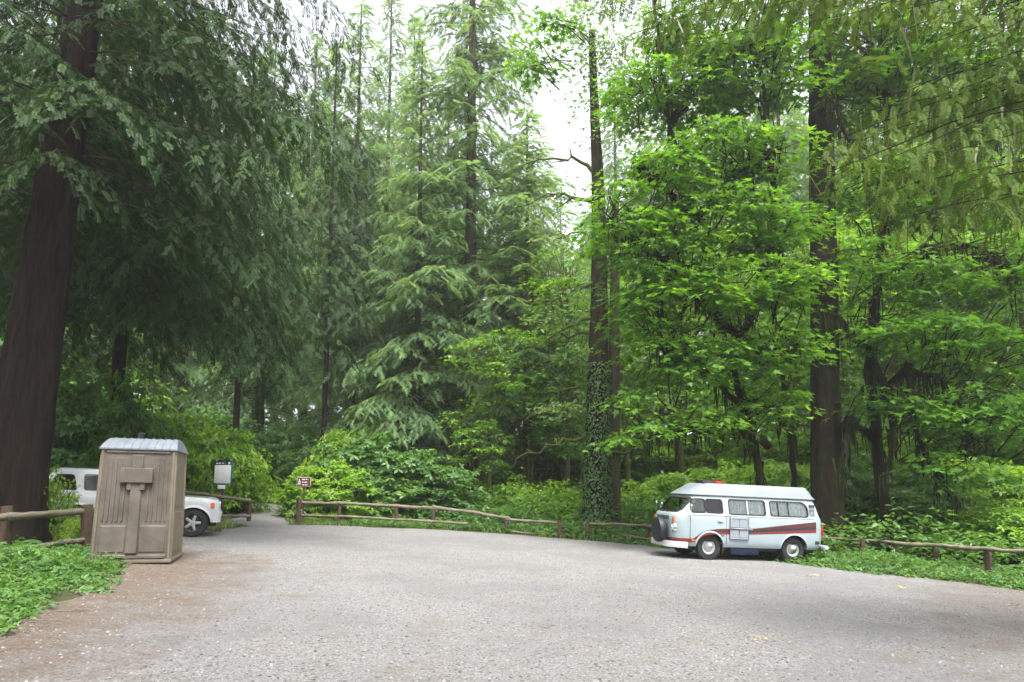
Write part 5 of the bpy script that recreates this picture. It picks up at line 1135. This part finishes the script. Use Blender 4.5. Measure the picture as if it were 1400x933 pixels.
# ================================================================== PORTABLE TOILET
def toilet():
    t = thing('portable_toilet', 'tall tan plastic portable toilet with grey ribbed roof, standing alone at the left', 'portable toilet')
    W, D, H = 1.26, 1.22, 2.02; tw, td = .035, .035       # taper of half width and half depth to the top
    def wall(name, mat, face, feats):
        """face: 'front','right','back','left'; local 2D (u across, z up) with outward normal; taper keeps corners shut"""
        def f(u, z, o):
            k = z / H; hw = W / 2 - tw * k; hd = D / 2 - td * k; uu = u / (W / 2 if face in ('front', 'back') else D / 2)
            if face == 'front': return Vector((uu * hw, -hd - o, z))
            if face == 'back': return Vector((-uu * hw, hd + o, z))
            if face == 'right': return Vector((hw + o, uu * hd, z))
            return Vector((-hw - o, -uu * hd, z))
        h = W / 2 if face in ('front', 'back') else D / 2
        bm = bmesh.new(); prism(bm, [(-h + .001, .06), (h - .001, .06), (h - .001, H), (-h + .001, H)], lambda u, z: f(u, z, 0), lambda u, z: f(u, z, -.03)); wl = bmesh_obj(name, bm, mat, t)
        for (nm, u0, u1, z0, z1, o0, m_) in feats:
            bm = bmesh.new(); e = min(.018, abs(u1 - u0) * .25)
            prism(bm, rrect(u0, u1, z0, z1, min(.012, (u1 - u0) * .3), 2), lambda u, z: f(u, z, -.004), lambda u, z: f((u - (u0 + u1) / 2) * (1 - 2 * e / (u1 - u0)) + (u0 + u1) / 2, (z - (z0 + z1) / 2) * (1 - 2 * e / (z1 - z0)) + (z0 + z1) / 2, o0))
            bmesh_obj(nm, bm, m_, wl, 20)
        return wl
    m_ = 'toilet_tan'
    fe = [('corner_post', -.63, -.575, .07, 2.0, .022, 'toilet_light'), ('corner_post', .575, .63, .07, 2.0, .022, 'toilet_light'), ('top_band', -.56, .56, 1.93, 2.0, .020, m_), ('bottom_band', -.56, .56, .07, .15, .030, m_),
          ('centre_post', -.105, .10, .16, 1.92, .050, m_), ('cross_block', -.285, .285, 1.40, 1.68, .085, m_), ('block_step', -.17, -.06, 1.27, 1.43, .062, m_), ('block_step', .05, .16, 1.27, 1.43, .062, m_), ('lower_panel', -.54, -.11, .18, .66, .012, m_), ('lower_panel', .10, .54, .18, .66, .012, m_)]
    for s in (-1, 1):
        for k in range(5): fe.append(('rib', s * (.20 + k * .078) - .022 , s * (.20 + k * .078) + .022, .72, 1.36 if k == 0 else 1.86, .020, m_))
    wall('rear_wall', m_, 'front', fe)
    sd = [('corner_post', -.60, -.54, .07, 2.0, .022, 'toilet_light'), ('corner_post', .54, .60, .07, 2.0, .022, 'toilet_light'), ('panel', -.45, .45, .15, .9, .012, 'toilet_light'), ('panel', -.45, .45, .98, 1.85, .012, 'toilet_light')]
    wall('side_wall', 'toilet_light', 'right', sd); wall('side_wall', 'toilet_light', 'left', sd); wall('door', 'toilet_light', 'back', [('panel', -.5, .5, .2, 1.85, .015, 'toilet_light')])
    bm = bmesh.new(); bx(bm, (-.65, -.63, .0), (.65, .63, .07), .012); bmesh_obj('base_skid', bm, 'toilet_light', t, 30)
    # roof: barrel curved from front to back, overhanging, with ribs
    bm = bmesh.new(); n = 13; hw, hd = W / 2 - tw + .035, D / 2 - td + .035; rows = []
    for k in range(n + 1):
        a = -1 + 2 * k / n; y = hd * a; z = H + .005 + .21 * (1 - abs(a) ** 2.3); rows.append((y, z))
    A_ = [[bm.verts.new((x * (1 - .10 * (z - H) / .21), y, z)) for (y, z) in rows] for x in (-hw, hw)]; B_ = [[bm.verts.new((x, y, H - .02)) for (y, z) in rows] for x in (-hw, hw)]
    for k in range(n): bm.faces.new((A_[0][k], A_[1][k], A_[1][k + 1], A_[0][k + 1])); bm.faces.new((B_[0][k], B_[0][k + 1], B_[1][k + 1], B_[1][k])); [bm.faces.new((A_[s][k], A_[s][k + 1], B_[s][k + 1], B_[s][k])) for s in (0, 1)]
    bm.faces.new((A_[0][0], A_[1][0], B_[1][0], B_[0][0])); bm.faces.new((A_[0][-1], A_[1][-1], B_[1][-1], B_[0][-1])); rf = bmesh_obj('roof', bm, 'toilet_roof', t, 30)
    for k in range(9):
        x = -.50 + k * .125; bm = bmesh.new(); V0 = [[bm.verts.new((x + dx, y * (1.0), z + dz)) for (y, z) in rows] for dx, dz in ((-.016, .0), (0, .012), (.016, .0))]
        for i in range(n): [bm.faces.new((V0[j][i], V0[j + 1][i], V0[j + 1][i + 1], V0[j][i + 1])) for j in (0, 1)]
        bmesh_obj('roof_rib', bm, 'toilet_roof', rf, 60)
    bm = bmesh.new(); lathe(bm, [(.055, 0), (.055, .09), (.07, .095), (.07, .12), (.01, .13)], (-.10, -.02, H + .20), 'z', 16); bmesh_obj('vent_pipe', bm, 'dark_metal', t, 40)
    A = gnd(233, 773); phi = rad(17); wd = np.array((math.cos(phi), math.sin(phi))); dp = np.array((-math.sin(phi), math.cos(phi))); c = A[:2] - wd * .65 + dp * .63
    on_ground(t, c[0], c[1], phi, .3); return t
TOILET = toilet()
# ================================================================== SIGNS
def text_lines(parent, rows, w0, x0, zt, h, gap, mat, y, seed):
    """flat printed lines too small to read: word-length strokes as thin raised print"""
    r = random.Random(seed); bm = bmesh.new()
    for i in range(rows):
        x = x0; z = zt - i * gap; end = x0 + w0 * r.uniform(.75, 1.0)
        while x < end:
            l = r.uniform(.5, 1.6) * h * 2.2; l = min(l, end - x); bx(bm, (x, y - .0012, z - h / 2), (x + l, y, z + h / 2)); x += l + h * .8
    bmesh_obj('lettering', bm, mat, parent)
def notice():
    g0 = gnd(301, 716); x, y = at(301, 716, 26.0)[0], 26.0; z = g1(x, y); t = thing('notice_board', 'white notice board with a dark blue header on a post behind the left fence', 'notice board', (x, y, z), 0)
    top = at(301, 632, y)[2] - z; bot = at(301, 661, y)[2] - z; hw = 11.2 / F * y
    box('post', (-.05, .03, -.2), (.05, .11, top + .02), 'post_wood', t, .01); b = box('board', (-hw, -.01, bot), (hw, .03, top - .10), 'sign_white', t, .004)
    hd = box('header', (-hw, -.012, top - .115), (hw, .032, top + .05), 'sign_navy', t, .004); box('frame_side', (hw, -.02, bot - .05), (hw + .045, .04, top + .03), 'sign_teal', t, .004)
    box('header_cap', (-hw * .7, -.010, top + .05), (hw * .75, .03, top + .09), 'sign_navy', t, .01)
    text_lines(hd, 1, hw * 1.35, -hw * .85, top - .045, .035, .1, 'sign_white', -.0125, 3); box('icon', (hw * .62, -.0135, top - .08), (hw * .88, -.012, top - .005), 'sign_white', hd, .0)
    text_lines(b, 9, hw * .40, -hw * .75, top - .20, .008, .065, 'sign_grey', -.0105, 4); text_lines(b, 9, hw * .8, -hw * .05, top - .20, .005, .065, 'sign_grey', -.0105, 5)
    box('small_plate', (-hw * .55, -.008, bot - .22), (hw * .35, .02, bot - .07), 'sign_white', t, .004); box('clip', (-hw * .2, -.005, bot - .07), (hw * .2, .03, bot), 'sign_teal', t, .003)
notice()
def trail_sign():
    y = 25.6; x = at(414, 700, y)[0]; z = g1(x, y); t = thing('trail_sign', 'small brown trail sign with a white hiker symbol on a thin post', 'sign', (x, y, z))
    top = at(414, 652.5, y)[2] - z; bot = at(414, 666, y)[2] - z; hw = 9.6 / F * y
    box('post', (-.025, .02, -.2), (.03, .06, top - .03), 'post_wood', t, .006); b = box('sign_edge', (-hw, -.004, bot), (hw, .018, top), 'sign_tan', t, .006); p = box('sign_face', (-hw + .025, -.009, bot + .025), (hw - .025, -.003, top - .025), 'sign_brown', t, .0)
    text_lines(p, 3, hw * 1.05, -hw * .25, top - .09, .032, .10, 'sign_white', -.0095, 8)
    bm = bmesh.new(); cx = -hw * .66; cz = (top + bot) / 2; lathe(bm, [(.001, -.003), (.022, -.003), (.022, 0), (.001, 0)], (cx + .005, -.0095, cz + .085), 'y', 10)
    for a, b_, w_ in (((cx, cz + .06), (cx - .005, cz - .015), .018), ((cx - .005, cz - .015), (cx - .035, cz - .10), .011), ((cx - .005, cz - .015), (cx + .03, cz - .10), .011), ((cx, cz + .04), (cx + .045, cz + .0), .008), ((cx + .05, cz + .04), (cx + .05, cz - .10), .005)):
        a, b_ = Vector(a), Vector(b_); n = (b_ - a).normalized(); n = Vector((-n.y, n.x)) * w_; prism(bm, [tuple(a + n), tuple(b_ + n), tuple(b_ - n), tuple(a - n)], lambda u, v: (u, -.0125, v), lambda u, v: (u, -.0092, v))
    bmesh_obj('hiker_symbol', bm, 'sign_white', p)
trail_sign()
# ================================================================== small litter on the gravel
def flat_leaf(name, px, py, s, mat, label, n, seed, cat='leaf', spread=.12, tw=0):
    g = gnd(px, py); r = np.random.default_rng(seed); C = Acc()
    P = r.normal(0, 1, (n, 3)) * (spread, spread * .5, 0); P[:, 2] = .012 + .02 * r.random(n); a = r.random(n) * 6.28
    D = np.stack([np.cos(a), np.sin(a), r.normal(.1, .25, n)], 1); C.emit(T_LEAF, P, frames(unit(D), np.array((0, 0, 1.)) + r.normal(0, .4, (n, 3))), s * r.uniform(.6, 1.2, n), r.random(n))
    for k in range(tw): q = r.normal(0, 1, 3) * (spread, spread * .5, 0); e = q + np.array((r.normal(0, spread), r.normal(0, spread * .3), .02)); C.tube(np.array([q + (0, 0, .01), (q + e) / 2 + (0, 0, .03), e + (0, 0, .01)]), [.006, .006, .003], 4)
    o = link(name, C.mesh(name, MATS[mat])); o.location = (g[0], g[1], plane_z(g[0], g[1]) + .014); return tag(o, label, cat)
flat_leaf('dead_leaf', 742, 861, .08, 'dead_wood', 'curled brown dead leaf with a twig on the gravel in the near middle', 4, 1, spread=.09, tw=2)
flat_leaf('straw_patch', 1043, 878, .05, 'straw', 'pale yellow patch of dry straw on the near gravel', 45, 2, 'straw', .17)
flat_leaf('fallen_leaves', 1382, 829, .07, 'yellow_leaf', 'small yellow-brown clump of fallen leaves on the gravel near the right edge', 14, 3, 'leaves', .05)
flat_leaf('fallen_leaf', 1237, 807, .09, 'yellow_leaf', 'single yellow leaf on the gravel below the right-hand fence', 3, 4, spread=.05)
flat_leaf('fallen_leaves', 1110, 789, .09, 'straw', 'faint yellow scatter of leaves on the gravel just behind the camper van', 12, 5, 'leaves', .12)
for (px, py, l, an, lab) in ((78, 838, .30, .35, 'pale thin stick lying on the dirt by the green plants at the left'), (15, 852, .45, .1, 'long pale stick at the bottom left edge of the dirt'), (110, 828, .35, 2.9, 'short brown stick lying on the dirt left of the toilet')):
    g = gnd(px, py); me, a, q = log((0, 0, .012), (math.cos(an) * l, math.sin(an) * l * .5, .02), .005, 0, 8, px, 5); me.materials.clear(); me.materials.append(MATS['dead_wood']); o = link('stick', me); o.rotation_mode = 'QUATERNION'; o.rotation_quaternion = q; o.location = (g[0], g[1], plane_z(g[0], g[1]) + .022); tag(o, lab, 'stick')
# ================================================================== far woods and haze
def far_woods():
    r = np.random.default_rng(301); n = 13000; x = r.uniform(-75, 95, n); y = r.uniform(66, 84, n)
    px = 700 + x / y * F
    top = np.interp(px, [-200, 200, 480, 560, 640, 700, 760, 830, 900, 1100, 1500], [44, 42, 38, 27, 30, 26, 22, 24, 34, 42, 44]) * (1 + .13 * np.sin(x * .9) + .08 * np.sin(x * 2.3 + 1))
    z = top * r.random(n) ** .9; C = Acc()
    a = r.random(n) * 6.28; D = np.stack([np.cos(a), np.sin(a), -.7 + 0 * a], 1)
    C.emit(T_WOOD, np.column_stack([x, y, G(x, y) + z]), frames(unit(D), np.array((0, 0, 1.)) + r.normal(0, .4, (n, 3))), r.uniform(1.8, 3.4, n), np.clip(.5 + r.normal(0, .2, n), 0, 1))
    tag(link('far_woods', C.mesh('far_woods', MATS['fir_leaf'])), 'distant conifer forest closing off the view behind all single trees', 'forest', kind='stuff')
far_woods()
HAZE = 0.0007
bm = bmesh.new(); bx(bm, (-405, -305, -25), (405, 505, 62)); me = bpy.data.meshes.new('haze'); bm.to_mesh(me); bm.free()
m = bpy.data.materials.new('haze'); m.use_nodes = True; nt = m.node_tree; nt.nodes.clear(); out = nt.nodes.new('ShaderNodeOutputMaterial'); pv = nt.nodes.new('ShaderNodeVolumePrincipled')
pv.inputs['Color'].default_value = (.93, .96, 1, 1); pv.inputs['Density'].default_value = HAZE; pv.inputs['Anisotropy'].default_value = .3; nt.links.new(pv.outputs[0], out.inputs['Volume']); me.materials.append(m)
if HAZE > 0: tag(link('haze', me), kind='stuff')

# ------------------------------------------------------------------ needle and leaf litter on the gravel
def litter():
    r = np.random.default_rng(401); n = 26000; P = np.stack([r.uniform(-12, 15, n), r.uniform(4, 26, n)], 1); d = -sd_(P); 
    keep = (d > -.1) & (r.random(n) < np.exp(-np.clip(d, 0, 9) / np.where(P[:, 0] < 0, 1.1, .28)) + .03); P = P[keep]; n = len(P); a = r.random(n) * 6.28; C = Acc()
    C.emit(T_BLADE, np.column_stack([P, plane_z(P[:, 0], P[:, 1]) + .022]), frames(np.stack([np.cos(a), np.sin(a), r.normal(0, .08, n)], 1), np.array((0, 0, 1.)) + r.normal(0, .3, (n, 3))), np.stack([r.uniform(.02, .10, n), r.uniform(.05, .16, n), np.full(n, .03)], 1), r.random(n))
    m, nt, out = newmat('litter'); at_ = nt.nodes.new('ShaderNodeAttribute'); at_.attribute_name = 'tint'
    princ(nt, out, ramp(nt, at_.outputs['Fac'], [(0, (0.03, 0.02, 0.014)), (.6, (0.13, 0.085, 0.05)), (1, (0.30, 0.24, 0.15))]), .9, .1)
    tag(link('needle_litter', C.mesh('litter', m)), 'brown needles and twigs scattered along the edges of the gravel', 'litter', kind='stuff')
litter()
# ------------------------------------------------------------------ labels that say which one of a group each background plant is
MARKS = [(-999, 'beyond the left edge of the picture'), (-20, 'behind the big cedar trunk at the left edge'), (80, 'above the rear of the white car'), (170, 'above the portable toilet'), (270, 'above the white notice board'), (340, 'left of the trail mouth'), (400, 'above the brown trail sign'), (460, 'above the left part of the middle fence'),
         (560, 'left of the tallest pale fir'), (640, 'behind the tallest pale fir'), (720, 'right of the ivy-clad fir'), (790, 'left of the mossy twin trunks'), (840, 'right of the mossy twin trunks'), (890, 'above the spare wheel of the camper van'), (950, 'above the cab of the camper van'), (1010, 'above the middle of the camper roof'),
         (1070, 'above the rear of the camper roof'), (1150, 'just right of the large dark trunk'), (1220, 'above the first post of the right-hand fence'), (1290, 'above the middle of the right-hand fence'), (1360, 'above the last post of the right-hand fence'), (1430, 'at the right edge of the picture')]
for g_, head in (('firs in the back row of the forest', 'tall fir in the back row'), ('light green maples behind the front row of trees', 'slim light green maple'), ('bushes deep in the forest undergrowth', 'leafy undergrowth bush')):
    buckets = {}
    for o in SC.objects:
        if o.parent is None and o.get('group') == g_:
            px = PX0 + F * o.location.x / o.location.y; k = min(range(len(MARKS)), key=lambda i: abs(MARKS[i][0] - px)); buckets.setdefault(k, []).append(o)
    for k, L_ in buckets.items():
        L_.sort(key=lambda o: o.location.y)
        for i, o in enumerate(L_):
            wd_ = '' if len(L_) == 1 else (', the nearer one' if i == 0 else (', the farther one' if i == 1 and len(L_) == 2 else (', the one between' if i == 1 else ', the farthest one')))
            o['label'] = head + ' ' + MARKS[k][1] + wd_
